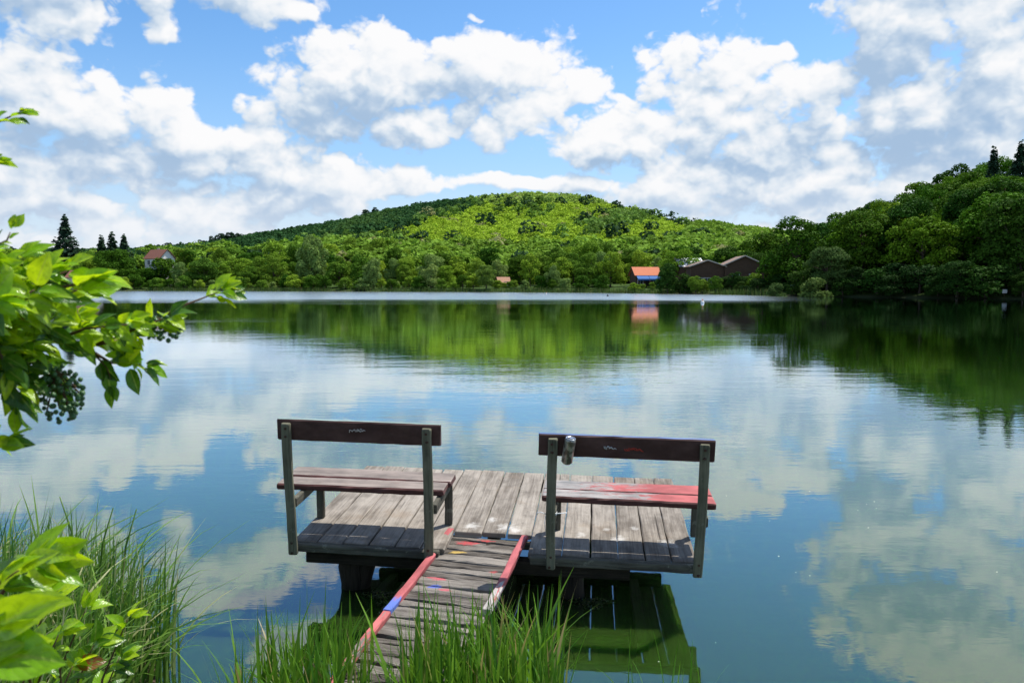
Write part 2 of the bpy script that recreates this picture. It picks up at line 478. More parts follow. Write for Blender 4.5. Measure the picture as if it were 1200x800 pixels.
def m_paint(name, paint, cover=0.5, light=(0.30, 0.265, 0.23), dark=(0.085, 0.07, 0.058), paint2=None, along=None, rough=0.6):
    """old paint flaking off grey wood; along = (x where the second paint starts, ends) in object x or None"""
    m, k, out = mat(name)
    uv, ri, col, fib, wide, blot, crack = wood_nodes(k, light, dark)
    oc = k.new('ShaderNodeTexCoord').outputs['Object']
    n = k.noise(k.v('ADD', k.v('MULTIPLY', uv, (9, 26, 1)), (0, 0, 3.0)), 1.0, 6, 0.7, 0.4)
    big = k.noise(k.v('MULTIPLY', uv, (2.4, 3.0, 1)), 1.0, 3, 0.5)
    f = k.m('ADD', k.m('MULTIPLY', n, 0.55), k.m('MULTIPLY', big, 0.45))
    f = k.m('ADD', f, k.m('SUBTRACT', k.m('MULTIPLY', k.m('SUBTRACT', fib, 0.5), 0.50), k.m('MULTIPLY', crack, 0.25)))
    lo = 0.62 - 0.27 * cover
    if along:
        f = k.m('ADD', f, k.lin(k.xyz(oc)[along[0]], along[1], along[2], along[3], along[4]))
    mask = k.step(f, lo, lo + 0.035)
    pc = k.mix(k.step(blot, 0.35, 0.7), tuple(c * 0.62 + 0.01 for c in paint), tuple(min(1, c * 1.05 + 0.03) for c in paint))
    if paint2:
        ax, a0, a1, pcol = paint2
        g = k.m('ADD', k.xyz(oc)[ax], k.m('MULTIPLY', k.m('SUBTRACT', n, 0.5), 0.25))
        pc = k.mix(k.step(g, a0, a1), pc, pcol)
    col = k.mix(mask, col, pc)
    h = k.m('ADD', k.m('SUBTRACT', k.m('MULTIPLY', fib, 0.6), crack), k.m('MULTIPLY', mask, 0.5))
    principled(k, out, col, rough, 0.25, normal=bump(k, h, 0.5, 0.004))
    return m

def m_simple(name, col, rough=0.7, spec=0.3, metal=0.0, var=0.25, scale=6.0):
    m, k, out = mat(name)
    oc = k.new('ShaderNodeTexCoord').outputs['Object']
    n = k.noise(oc, scale, 5, 0.6)
    c = k.mix(n, tuple(x * (1 - var) for x in col), tuple(min(1, x * (1 + var)) for x in col))
    principled(k, out, c, rough, spec, metal, normal=bump(k, k.noise(oc, scale * 6, 4), 0.25, 0.004))
    return m

def leaf_shader(k, out, col, trans=0.3, rough=0.5, spec=0.25, tcol=None, normal=None):
    b = k.new('ShaderNodeBsdfPrincipled')
    k.put(b.inputs['Base Color'], col); b.inputs['Roughness'].default_value = rough
    b.inputs['Specular IOR Level'].default_value = spec
    if normal is not None: k.put(b.inputs['Normal'], normal)
    t = k.new('ShaderNodeBsdfTranslucent')
    k.put(t.inputs[0], tcol if tcol is not None else col)
    ms = k.new('ShaderNodeMixShader'); ms.inputs[0].default_value = trans
    k.l.new(b.outputs[0], ms.inputs[1]); k.l.new(t.outputs[0], ms.inputs[2])
    k.l.new(ms.outputs[0], out.inputs[0])

def m_foliage():
    """tree leaves: the kind's colour is the object's own colour; each clump varies a little"""
    m, k, out = mat('tree_foliage')
    oi = k.new('ShaderNodeObjectInfo')
    ri = k.new('ShaderNodeNewGeometry').outputs['Random Per Island']
    v = k.lin(ri, 0, 1, 0.65, 1.35)
    c = k.mul(oi.outputs['Color'], k.comb(v, v, v))
    h = k.new('ShaderNodeHueSaturation'); k.put(h.inputs['Color'], c)
    k.put(h.inputs['Hue'], k.lin(oi.outputs['Random'], 0, 1, 0.485, 0.515)); k.put(h.inputs['Value'], k.lin(oi.outputs['Random'], 0, 1, 1.15, 0.85))
    leaf_shader(k, out, h.outputs[0], 0.22, 0.7, 0.04)
    return m

def m_tint_foliage(name):
    """a wood seen from far: every tree carries its own species colour as an attribute"""
    m, k, out = mat(name)
    at = k.new('ShaderNodeAttribute', attribute_name='tint')
    ri = k.new('ShaderNodeNewGeometry').outputs['Random Per Island']
    v = k.lin(ri, 0, 1, 0.85, 1.15)
    c = k.mul(at.outputs['Color'], k.comb(v, v, v))
    leaf_shader(k, out, c, 0.28, 0.7, 0.04)
    return m

def m_blade(name, a, b, dry=(0.30, 0.24, 0.09), dryness=0.93, trans=0.35):
    m, k, out = mat(name)
    ri = k.new('ShaderNodeNewGeometry').outputs['Random Per Island']
    uv = k.xyz(k.new('ShaderNodeUVMap', uv_map='UVMap').outputs[0])
    c = k.mix(ri, a, b)
    c = k.mix(k.step(uv[1], 0.05, 0.6, 0.6, 0.0), c, tuple(x * 0.8 + y * 0.3 for x, y in zip(a, (0.10, 0.10, 0.02))))
    wh = k.m('FRACT', k.m('MULTIPLY', ri, 37.0))
    c = k.mix(k.m('MULTIPLY', k.m('GREATER_THAN', wh, dryness), k.step(uv[1], 0.3, 0.9, 0.3, 1.0)), c, dry)
    leaf_shader(k, out, c, trans, 0.4, 0.35)
    return m

def m_leaf(name, a, b, old=(0.22, 0.07, 0.015), oldness=0.97):
    m, k, out = mat(name)
    ri = k.new('ShaderNodeNewGeometry').outputs['Random Per Island']
    uvs = k.new('ShaderNodeUVMap', uv_map='UVMap').outputs[0]
    uv = k.xyz(uvs)
    c = k.mix(ri, a, b)
    mid = k.step(k.m('ABSOLUTE', k.m('SUBTRACT', uv[0], 0.5)), 0.0, 0.07, 1.0, 0.0)
    vein = k.m('ABSOLUTE', k.m('SINE', k.m('MULTIPLY', k.m('SUBTRACT', uv[1], k.m('MULTIPLY', k.m('ABSOLUTE', k.m('SUBTRACT', uv[0], 0.5)), 0.7)), 26.0)))
    vm = k.step(vein, 0.0, 0.16, 0.35, 0.0)
    c = k.mix(k.m('MAXIMUM', k.m('MULTIPLY', mid, 0.6), vm), c, (0.33, 0.42, 0.10))
    n = k.noise(k.v('ADD', k.v('MULTIPLY', uvs, (5, 7, 1)), k.comb(k.m('MULTIPLY', ri, 90), 0, 0)), 1.0, 4)
    c = k.mix(k.step(n, 0.40, 0.75, 0.0, 0.55), c, tuple(x * 0.55 for x in a))
    spot = k.step(k.noise(k.v('ADD', k.v('MULTIPLY', uvs, (9, 14, 1)), k.comb(k.m('MULTIPLY', ri, 70), 3, 0)), 1.0, 2), 0.74, 0.79)
    c = k.mix(spot, c, (0.20, 0.13, 0.03))
    wh = k.m('FRACT', k.m('MULTIPLY', ri, 53.0))
    c = k.mix(k.m('MULTIPLY', k.m('GREATER_THAN', wh, oldness), k.step(n, 0.35, 0.55)), c, old)
    tc = k.mul(c, (1.6, 1.4, 0.5))
    nb = bump(k, k.m('ADD', k.m('MULTIPLY', vein, 0.3), n), 0.25, 0.003)
    leaf_shader(k, out, c, 0.48, 0.26, 0.5, tcol=tc, normal=nb)
    return m

def m_water():
    m, k, out = mat('lake_water')
    pos = k.new('ShaderNodeNewGeometry').outputs['Position']
    x, y, z = k.xyz(pos)
    # light wind: crests lie across the view, calm near the bank, a ruffled lane under the far shore
    big = k.noise(k.v('MULTIPLY', pos, (0.35, 0.9, 1)), 1.2, 3, 0.55)
    mid = k.noise(k.v('MULTIPLY', pos, (1.0, 2.2, 1)), 3.2, 3, 0.6, 0.3)
    fine = k.noise(k.v('MULTIPLY', pos, (1.0, 1.7, 1)), 11.0, 2, 0.5, 0.2)
    patch = k.step(k.noise(k.v('MULTIPLY', pos, (0.05, 0.09, 1)), 1.0, 3, 0.55), 0.40, 0.68)
    yw = k.m('MULTIPLY_ADD', k.noise(k.v('MULTIPLY', pos, (0.02, 0.06, 1)), 1.0, 4, 0.6), 60.0, y)
    lane = k.m('MULTIPLY', k.step(yw, 96.0, 138.0), k.step(k.m('ADD', x, k.m('MULTIPLY', y, -0.32)), 12.0, -6.0))
    amp = k.m('ADD', 0.035, k.m('MULTIPLY', k.step(y, 6.0, 12.0), k.m('MULTIPLY_ADD', patch, 0.11, 0.02)))
    amp = k.m('ADD', k.m('MULTIPLY', amp, k.step(y, 30.0, 90.0, 1.0, 0.55)), k.m('MULTIPLY', lane, 0.35))
    h = k.m('ADD', k.m('MULTIPLY', big, 1.0), k.m('ADD', k.m('MULTIPLY', mid, 0.28), k.m('MULTIPLY', fine, 0.035)))
    b = k.new('ShaderNodeBump'); b.inputs['Distance'].default_value = 0.05
    k.put(b.inputs['Height'], k.m('MULTIPLY', h, amp)); b.inputs['Strength'].default_value = 1.0
    body = k.mix(k.noise(pos, 0.35, 3), (0.013, 0.035, 0.004), (0.016, 0.041, 0.005))
    df = k.new('ShaderNodeBsdfPrincipled'); k.put(df.inputs['Base Color'], body)
    df.inputs['Specular IOR Level'].default_value = 0.0; df.inputs['Roughness'].default_value = 1.0
    df.inputs['Subsurface Weight'].default_value = 1.0; df.inputs['Subsurface Radius'].default_value = (0.6, 1.0, 0.4); df.inputs['Subsurface Scale'].default_value = 0.6
    gl = k.new('ShaderNodeBsdfGlossy'); k.put(gl.inputs['Normal'], b.outputs[0])
    k.put(gl.inputs['Roughness'], k.m('MULTIPLY_ADD', lane, 0.20, 0.015))
    gl.inputs[0].default_value = (0.85, 0.94, 1.0, 1)
    fr = k.new('ShaderNodeFresnel'); fr.inputs[0].default_value = 1.33; k.put(fr.inputs['Normal'], b.outputs[0])
    fac = k.m('MULTIPLY', k.m('POWER', fr.outputs[0], 0.74), 1.36, clamp=True)
    ms = k.new('ShaderNodeMixShader'); k.put(ms.inputs[0], fac)
    k.l.new(df.outputs[0], ms.inputs[1]); k.l.new(gl.outputs[0], ms.inputs[2])
    k.l.new(ms.outputs[0], out.inputs[0])
    return m

def m_ground():
    m, k, out = mat('bank_and_hill_ground')
    pos = k.new('ShaderNodeNewGeometry').outputs['Position']
    y = k.xyz(pos)[1]; z = k.xyz(pos)[2]
    n = k.noise(pos, 6.0, 6, 0.65)
    soil = k.mix(n, (0.030, 0.022, 0.013), (0.085, 0.065, 0.040))
    g = k.mix(k.noise(pos, 0.25, 6, 0.65), (0.022, 0.045, 0.010), (0.060, 0.105, 0.018))
    near = k.step(y, 8.0, 60.0)
    soil = k.mix(k.m('MULTIPLY', k.step(k.noise(pos, 2.5, 5), 0.42, 0.6), 0.6), soil, (0.035, 0.06, 0.012))
    col = k.mix(near, soil, g)
    col = k.mix(k.m('MULTIPLY', near, k.step(z, 0.5, 0.15)), col, (0.04, 0.05, 0.018))
    principled(k, out, col, 0.95, 0.1, normal=bump(k, n, 0.8, 0.03))
    return m

M = {}
M['deck'] = m_deck()
M['slat'] = m_slat()
M['beam'] = m_wood('lichened_dark_beam', (0.13, 0.125, 0.095), (0.035, 0.03, 0.024), lichen=0.7)
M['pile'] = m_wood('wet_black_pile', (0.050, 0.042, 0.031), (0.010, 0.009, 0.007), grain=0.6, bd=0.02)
M['post'] = m_wood('green_grey_post', (0.19, 0.185, 0.125), (0.055, 0.052, 0.034), lichen=0.6)
M['rust'] = m_simple('rusty_iron', (0.075, 0.042, 0.028), .8, .3, .3, var=.5, scale=80)
M['maroon'] = m_paint('maroon_backrest_paint', (0.066, 0.021, 0.014), 1.25, light=(0.17, 0.12, 0.09), dark=(0.03, 0.018, 0.012))
M['top_green'] = m_paint('flaked_green_edge_paint', (0.26, 0.36, 0.32), 0.9, light=(0.45, 0.46, 0.38))
M['top_blue'] = m_paint('flaked_blue_edge_paint', (0.10, 0.17, 0.36), 0.8, light=(0.30, 0.30, 0.30))
M['seat_left'] = m_paint('flaked_dull_red_seat_paint', (0.22, 0.085, 0.065), 0.0, light=(0.32, 0.26, 0.22))
M['seat_right'] = m_paint('flaked_bright_red_seat_paint', (0.42, 0.085, 0.078), 0.56, light=(0.40, 0.36, 0.33), dark=(0.09, 0.10, 0.10), along=(0, -0.35, 0.4, -0.14, 0.16))
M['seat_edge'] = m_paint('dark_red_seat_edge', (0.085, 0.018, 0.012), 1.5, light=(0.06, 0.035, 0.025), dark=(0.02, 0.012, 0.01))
M['rail_left'] = m_paint('red_rail_paint_with_blue', (0.46, 0.10, 0.10), .82, light=(0.36, 0.29, 0.24), paint2=(1, -0.60, -0.66, (0.11, 0.17, 0.50)), along=(1, -1.5, -0.7, -0.16, 0.22))
M['rail_right'] = m_paint('red_rail_paint_worn_to_white', (0.44, 0.095, 0.10), 0.72, light=(0.52, 0.47, 0.44), dark=(0.22, 0.19, 0.17), along=(1, -0.75, -0.1, -0.2, 0.2))
M['foliage'] = m_foliage()
M['wood_mass'] = m_tint_foliage('hill_wood_foliage')
M['bark'] = m_simple('grey_brown_bark', (0.09, 0.07, 0.05), 0.9, 0.1, var=0.5)
M['sedge'] = m_blade('sedge_blade', (0.055, 0.17, 0.012), (0.17, 0.33, 0.022))
M['sedge_dark'] = m_blade('dark_sedge_blade', (0.050, 0.150, 0.018), (0.19, 0.33, 0.040), dry=(0.42, 0.42, 0.20), dryness=0.86)
M['reed_far'] = m_blade('far_reed', (0.05, 0.11, 0.02), (0.11, 0.17, 0.03))
M['leaf'] = m_leaf('glossy_bush_leaf', (0.18, 0.40, 0.008), (0.42, 0.60, 0.016), oldness=.996)
M['leaf_dark'] = m_leaf('dark_bush_leaf', (0.035, 0.12, 0.010), (0.09, 0.23, 0.012), oldness=0.97)
M['twig'] = m_simple('brown_twig', (0.10, 0.06, 0.03), 0.7, 0.2, var=0.4, scale=60)
M['berry'] = m_simple('dark_green_berry', (0.045, 0.120, 0.035), 0.35, 0.5, scale=200)
M['water'] = m_water()
M['ground'] = m_ground()

# ------------------------------------------------------------------ terrain and water
SHORE = [(-380, 2.0), (-60, 3.2), (-8, 4.6), (-3.0, 4.75), (-2.1, 4.5), (-1.75, 3.85), (-1.35, 3.4), (-1.1, 3.5), (-0.7, 3.70), (0.2, 3.72), (0.6, 3.45), (1.0, 3.2), (2.0, 2.9), (6, 2.2), (30, -3), (92, -6),
         (96, 25), (88, 55), (78, 80), (66, 101), (54, 114), (42, 130), (33, 150), (15, 170), (0, 180), (-30, 190), (-66, 204), (-110, 209), (-150, 212), (-260, 190), (-330, 110), (-380, 40)]
def shore_sd(x, y):
    """signed distance to the shoreline, negative over water"""
    x = np.asarray(x, float); y = np.asarray(y, float)
    best = np.full(x.shape, 1e9); ins = np.zeros(x.shape, bool)
    n = len(SHORE)
    for i in range(n):
        (ax, ay), (bx, by) = SHORE[i], SHORE[(i + 1) % n]
        dx, dy = bx - ax, by - ay
        t = np.clip(((x - ax) * dx + (y - ay) * dy) / (dx * dx + dy * dy), 0, 1)
        best = np.minimum(best, np.hypot(x - ax - t * dx, y - ay - t * dy))
        cr = (ay > y) != (by > y)
        with np.errstate(divide='ignore', invalid='ignore'):
            xi = (bx - ax) * (y - ay) / (by - ay if by != ay else 1e-9) + ax
        ins ^= cr & (x < xi)
    return np.where(ins, -best, best)

def sm(x, a, b):
    t = np.clip((x - a) / (b - a), 0, 1); return t * t * (3 - 2 * t)

RIDGE_X = [-900, -420, -285, -235, -190, -140, -104, -70, -30, 10, 45, 84, 125, 160, 188, 260, 420, 900]
RIDGE_Z = [8, 10, 14, 20, 30, 41, 51, 57, 64, 68.5, 66, 56, 43, 33, 28, 22, 18, 15]
def height(x, y):
    x = np.asarray(x, float); y = np.asarray(y, float)
    sd = shore_sd(x, y)
    near = y < 12
    bank = np.where(near, np.clip(sd * 0.16, -1.2, 0.38), np.clip(sd * 0.22, -1.5, 0.7))
    z = bank + np.where(near, 0, np.clip(sd - 3, 0, 400) * 0.028)
    ridge = np.interp(x * 650 / np.clip(y, 300, 2000) * (np.clip(y, 300, 2000) / 650) ** 0.5, RIDGE_X, RIDGE_Z)
    prof = sm(y, 205, 640) * 0.25 + np.clip((y - 225) / 420, 0, 1) * 0.75
    prof = prof * (1 - 0.55 * sm(y, 650, 1200))
    z = z + np.where(near, 0, ridge * prof * 0.84)
    # wooded hillside on the right bank
    right = sm(x / np.maximum(y, 20), 0.30, 0.60) * sm(y, 30, 80)
    z = z + right * np.clip(sd - 5, 0, 75) * 0.215 * (1 - 0.7 * sm(sd, 90, 220))
    far = np.where(near, 0, 1) * np.clip(sd, 0, 60) / 60
    z = z + far * (np.sin(x * 0.045 + 1.3) * np.cos(y * 0.037) * 1.6)
    lump = np.sin(x * 7.1 + y * 3.3) * np.cos(y * 6.2 - x * 2.1) * 0.02
    return z + np.where(near, lump, 0)

def graded(lo, hi, fine_lo, fine_hi, step, grow):
    a = list(np.arange(fine_lo, fine_hi + 1e-6, step)); s = step
    while a[-1] < hi: s = min(s * grow, 40); a.append(a[-1] + s)
    b = []; s = step; v = fine_lo
    while v > lo: s = min(s * grow, 40); v -= s; b.append(v)
    return np.array(b[::-1] + a)

gx = graded(-2600, 2600, -6, 6, 0.16, 1.07)
gx = np.sort(np.concatenate([gx, np.arange(-150, 110, 3.0)]))
gy = graded(-400, 3600, -1, 6, 0.16, 1.07)
gy = np.sort(np.concatenate([gy, np.arange(95, 320, 3.0)]))
GX, GY = np.meshgrid(gx, gy)
GZ = height(GX, GY)
nx, ny = len(gx), len(gy)
idx = np.arange(nx * ny).reshape(ny, nx)
quads = np.stack([idx[:-1, :-1], idx[:-1, 1:], idx[1:, 1:], idx[1:, :-1]], -1).reshape(-1, 4)
o = link('terrain', np_mesh('terrain', np.stack([GX, GY, GZ], -1).reshape(-1, 3), quads, [M['ground']], smooth=True)); tag(o, kind='structure')
b = MB(); b.box((-400, -12, -6), (110, 225, 0))
o = b.build('water', M['water']); tag(o, kind='structure')

# ------------------------------------------------------------------ trees
def unit(v): return v / np.maximum(np.linalg.norm(v, axis=-1, keepdims=True), 1e-9)

def cards(pos, nrm, size, r, aspect=1.0):
    """irregular leaf clumps: one quad per point, facing nrm"""
    n = len(pos)
    t = unit(np.cross(nrm, unit(r.normal(size=(n, 3))))); s = np.cross(nrm, t)
    size = np.broadcast_to(np.asarray(size, float), (n,))[:, None]
    V = np.empty((n, 4, 3))
    for i, (a, c) in enumerate(((-1, -.15), (.1, -1), (1, .2), (-.15, 1))):
        j = r.uniform(.6, 1.15, (n, 1))
        V[:, i] = pos + size * .5 * j * (t * a + s * c * aspect) + nrm * size * r.uniform(-.15, .15, (n, 1))
    return V.reshape(-1, 3), np.arange(n * 4).reshape(n, 4)

def crown_points(r, n, kind):
    """leaf clump positions, facings in a crown of height 1 (trunk foot at 0), half width about .45 for round crowns"""
    if kind == 'round': lobes, zr, base, flat = 38, (.28, .86), .30, .9
    elif kind == 'tall': lobes, zr, base, flat = 26, (.22, .9), .24, 1.1
    elif kind == 'willow': lobes, zr, base, flat = 30, (.18, .86), .22, 1.35
    elif kind == 'full': lobes, zr, base, flat = 48, (.10, .90), .25, 1.05
    else: lobes, zr, base, flat = 22, (.05, .76), .34, 1.0        # bush
    cs = []; rs = []
    for i in range(lobes):
        h = r.uniform(*zr); tt = (h - zr[0]) / (zr[1] - zr[0])
        prof = {'round': math.sqrt(max(0.05, 1 - (2 * tt - .85) ** 2 / 1.4)), 'tall': math.sqrt(max(.05, 1 - (2 * tt - .7) ** 2 / 1.75)) * .78,
                'willow': math.sqrt(max(.05, 1 - (2 * tt - .6) ** 2 / 2.0)) * .85, 'full': math.sqrt(max(.05, 1 - (2 * tt - .55) ** 2 / 2.1))}.get(kind, math.sqrt(max(.05, 1 - (tt) ** 2 * .9)))
        a = r.uniform(0, 2 * math.pi); rad = .33 * prof * math.sqrt(r.uniform(.25, 1))
        cs.append((rad * math.cos(a), rad * math.sin(a), h)); rs.append(r.uniform(.42, 1.2) * base * .50)
    cs.append((0, 0, (zr[0] + zr[1]) / 2)); rs.append(.2)
    cs = np.array(cs); rs = np.array(rs)
    pick = r.choice(len(cs), n * 2, p=rs ** 2 / (rs ** 2).sum())
    d = unit(r.normal(size=(n * 2, 3)))
    d[:, 2] = np.where(r.uniform(size=n * 2) < .72, np.abs(d[:, 2]), d[:, 2])
    rr = rs[pick] * r.uniform(.72, 1.08, n * 2)
    p = cs[pick] + d * rr[:, None] * np.array([1, 1, flat])
    keep = np.ones(n * 2, bool)
    for c_, r_ in zip(cs, rs):
        keep &= np.linalg.norm((p - c_) / np.array([1, 1, flat]), axis=1) > r_ * .62
    keep &= p[:, 2] > (.0 if kind == 'bush' else .04)
    p, d = p[keep][:n], d[keep][:n]
    nrm = unit(d + r.normal(size=p.shape) * .55)
    return p, nrm, cs

def tree_meshes(kind, seed, n=5200, leaf=.034):
    r = np.random.default_rng(seed)
    p, nrm, cs = crown_points(r, n, kind)
    if kind == 'willow':
        nrm[:, 2] *= .4; nrm = unit(nrm)
    V, F = cards(p, nrm, leaf * r.uniform(.6, 1.5, len(p)), r, 1.5 if kind == 'willow' else 1.0)
    crown = np_mesh(kind + '_crown', V, F, [M['foliage']])
    b = MB(); rn = random.Random(seed)
    lean = rn.uniform(-.02, .02)
    b.tube([(0, 0, -.03), (0.004, 0, .12), (lean, .01, .35), (lean * 1.5, 0, .62)], [.032, .024, .018, .007], 7, rough=.12, rnd=rn)
    for i in range(7):
        c_ = cs[rn.randrange(len(cs))]; z0 = rn.uniform(.16, .45)
        b.tube([(lean * z0 * 2, 0, z0), (c_[0] * .5, c_[1] * .5, (z0 + c_[2]) * .5), tuple(c_)], [.012, .008, .003], 5, rnd=rn)
    t = b.build('trunk', M['bark']); me = t.data; bpy.data.objects.remove(t)
    return me, crown

def conifer_meshes(seed, n=4200):
    r = np.random.default_rng(seed)
    h = r.uniform(0, 1, n) ** .62; z = 1 - h * .93
    tier = np.round(z * 25) / 25 + r.normal(size=n) * .013
    rad = (.016 + (1 - z) * .285) * (0.7 + .3 * np.sin(z * 23 + seed) ** 2)
    a = r.uniform(0, 2 * math.pi, n)
    arms = np.round(a / (2 * math.pi) * 7) / 7 * 2 * math.pi + np.round(z * 25) * 2.4; a = arms + r.normal(size=n) * .22
    rad = rad * (.72 + .5 * np.abs(np.sin(arms * 3.7 + z * 5)))
    f = np.sqrt(r.uniform(.10, 1, n))
    pos = np.stack([np.cos(a) * rad * f, np.sin(a) * rad * f, tier - f * rad * .45 + f ** 3 * rad * .12], 1)
    nrm = unit(np.stack([np.cos(a) * .5, np.sin(a) * .5, np.ones(n)], 1) + r.normal(size=(n, 3)) * .5)
    V, F = cards(pos, nrm, .042 * r.uniform(.6, 1.4, n), r, .7)
    crown = np_mesh('spruce_crown', V, F, [M['foliage']])
    b = MB(); b.tube([(0, 0, -.03), (0, 0, .5), (0, 0, .98)], [.022, .014, .002], 7)
    t = b.build('trunk', M['bark']); me = t.data; bpy.data.objects.remove(t)
    return me, crown

TREES = {'round': [tree_meshes('round', 10 + i, 10000, .027) for i in range(5)],
         'full': [tree_meshes('full', 60 + i, 11000, .027) for i in range(4)],
         'tall': [tree_meshes('tall', 20 + i, 6000, .031) for i in range(3)],
         'willow': [tree_meshes('willow', 30 + i, 6500, .028) for i in range(3)],
         'bush': [tree_meshes('bush', 40 + i, 3200, .05) for i in range(4)],
         'spruce': [conifer_meshes(50 + i) for i in range(3)]}
NAMES = {'round': 'broadleaf_tree', 'full': 'broadleaf_tree', 'tall': 'broadleaf_tree', 'willow': 'willow_tree', 'bush': 'shrub', 'spruce': 'spruce_tree'}
CATS = {'round': 'tree', 'full': 'tree', 'tall': 'tree', 'willow': 'tree', 'bush': 'shrub', 'spruce': 'tree'}
trnd = random.Random(5)
def tree(kind, x, y, h, wide, col, label, group=None, z=None):
    """a tree of height h and crown width about wide*0.8*h standing on the terrain at (x, y)"""
    if z is None: z = float(height(np.array([x]), np.array([y]))[0])
    r = empty(NAMES[kind], (x, y, z - 0.05), (0, 0, trnd.uniform(0, 6.28)))
    r.scale = (h * wide, h * wide, h)
    tag(r, label, CATS[kind], group)
    tm, cm = trnd.choice(TREES[kind])
    t = link('trunk', tm, r); c = link('crown', cm, r)
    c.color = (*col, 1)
    return r

G_MID = (0.125, 0.225, 0.020); G_LIGHT = (0.220, 0.340, 0.026); G_PALE = (0.205, 0.300, 0.070); G_DARK = (0.026, 0.068, 0.010); G_DEEP = (0.050, 0.120, 0.008); G_SPRUCE = (0.034, 0.070, 0.036)
def fx(px, Y): return (px - 600) / FPX * Y
def ftop(py, Y): return CAM_H + (332 - py) / FPX * Y      # height of something seen at row py standing Y away

# single trees one can point to: column, row of the top, distance, shape, relative width, colour, label
SINGLE = [
    (80, 254, 232, 'spruce', 1.35, G_SPRUCE, 'tallest dark spruce at the far left, rising over the leafy branch'),
    (122, 277, 238, 'spruce', 1.3, G_SPRUCE, 'small dark spruce just left of the pair of spruces near the red roofed house'),
    (134, 273, 242, 'spruce', 1.4, G_SPRUCE, 'left one of the two spruces directly left of the red roofed house'),
    (148, 276, 240, 'spruce', 1.4, G_SPRUCE, 'right one of the two spruces directly left of the red roofed house'),
    (136, 290, 222, 'round', 1.25, G_DEEP, 'broad dark green tree below the spruces, left of the red roofed house'),
    (192, 299, 222, 'bush', 1.2, G_DEEP, 'round dark green bush right beside the red roofed house'),
    (240, 301, 214, 'round', 1.5, (0.10, 0.185, 0.02), 'wide yellow green rounded tree on the left far shore'),
    (368, 277, 212, 'willow', 1.0, G_PALE, 'tall pale green willow standing above the left far shore'),
    (438, 303, 196, 'willow', 1.15, G_PALE, 'pale drooping willow at the water left of the hill foot'),
    (505, 309, 190, 'willow', 1.2, G_PALE, 'greyish weeping willow at the water under the bright slope'),
    (570, 309, 184, 'round', 1.2, (0.11, 0.20, 0.03), 'round light green tree by itself at the middle of the far shore'),
    (648, 309, 180, 'willow', 1.0, G_PALE, 'pale willow at the water right of the small red roof'),
    (782, 309, 152, 'willow', 1.15, (0.055, 0.115, 0.016), 'dark green cone shaped willow right of the orange roofed house'),
    (796, 291, 166, 'round', 1.2, G_LIGHT, 'large yellow green tree behind the cone shaped willow'),
    (815, 322, 146, 'round', 1.0, G_MID, 'left one of two small ball topped trees before the brown lodge'),
    (838, 322, 144, 'round', 1.0, G_MID, 'right one of two small ball topped trees before the brown lodge'),
    (862, 318, 142, 'round', 1.25, G_DARK, 'dark tree directly in front of the right gable of the brown lodge'),
    (932, 257, 136, 'full', 1.25, G_DEEP, 'huge dark rounded tree right of the brown lodge, at the wood edge'),
    (897, 270, 168, 'round', 1.2, G_DEEP, 'dark tree at the left edge of the right wood, over the lodge'),
    (968, 286, 124, 'round', 1.15, (0.075, 0.13, 0.03), 'light green tree leaning out before the huge dark tree'),
    (953, 322, 118, 'bush', 1.3, (0.085, 0.14, 0.03), 'pale domed shrub at the water under the right wood'),
    (908, 329, 124, 'bush', 1.1, (0.085, 0.14, 0.035), 'small pale bush on the shore at the foot of the huge dark tree'),
    (1157, 176, 158, 'spruce', 1.0, G_SPRUCE, 'dark spruce tip rising over the right wood, left of the taller spruce'),
    (1188, 168, 160, 'spruce', 1.1, G_SPRUCE, 'tall dark spruce at the right edge rising over the wood'),
]
for px_, py_, Y, kind, wd, col, lab in SINGLE:
    x = fx(px_, Y); z = float(height(np.array([x]), np.array([Y]))[0])
    tree(kind, x, Y, max(1.5, ftop(py_, Y) - z), wd, col, lab, z=z)

taken = [(fx(s[0], s[2]), s[2]) for s in SINGLE]
for px_, Y, py_ in ((822, 147, 325), (829, 149, 326), (845, 148, 322), (852, 147, 320), (874, 146, 319), (884, 147, 318), (879, 142, 325), (808, 152, 322), (803, 150, 318)):
    tree('bush', fx(px_, Y), Y, ftop(py_, Y) - float(height(np.array([fx(px_, Y)]), np.array([Y]))[0]), 1.2, trnd.choice([G_DEEP, G_MID, G_DARK]), 'leafy shrub in the garden before the brown lodges', 'shrubs before the brown lodges')
for px_, Y, py_ in ((743, 160, 329.5), (752, 161, 330.5), (764, 160, 329.5), (584, 186, 327), (597, 187, 327.5), (590, 186, 329), (580, 188, 326), (602, 189, 326)):
    tree('bush', fx(px_, Y), Y, ftop(py_, Y) - float(height(np.array([fx(px_, Y)]), np.array([Y]))[0]), 1.3, trnd.choice([G_LIGHT, G_MID]), 'light shrub before an orange roofed house', 'shrubs before the orange roofs')
for px_, Y, hh in ((152, 219, 6.2), (163, 221, 5.6), (174, 220, 5.8), (183, 221, 6.4)):
    tree('bush', fx(px_, Y), Y, ftop(308.5, Y) - float(height(np.array([fx(px_, Y)]), np.array([Y]))[0]), 1.1, G_DEEP, 'dense shrub standing against the front of the red roofed house', 'shrubs before the red roofed house')
HOUSES = [(28.8, 172, 5.5, 329), (45, 156, 6.5, 319), (38, 157, 5.5, 321), (35, 166, 5, 314), (-101, 226, 7, 310), (-112, 214, 6, 324), (-2, 196, 3.5, 330.5)]
def free(x, y, d):
    return all(math.hypot(x - a, y - b_) > d for a, b_ in taken) and all(abs(x - a) > r_ * .75 or abs(y - b_) > r_ for a, b_, r_, _ in HOUSES)
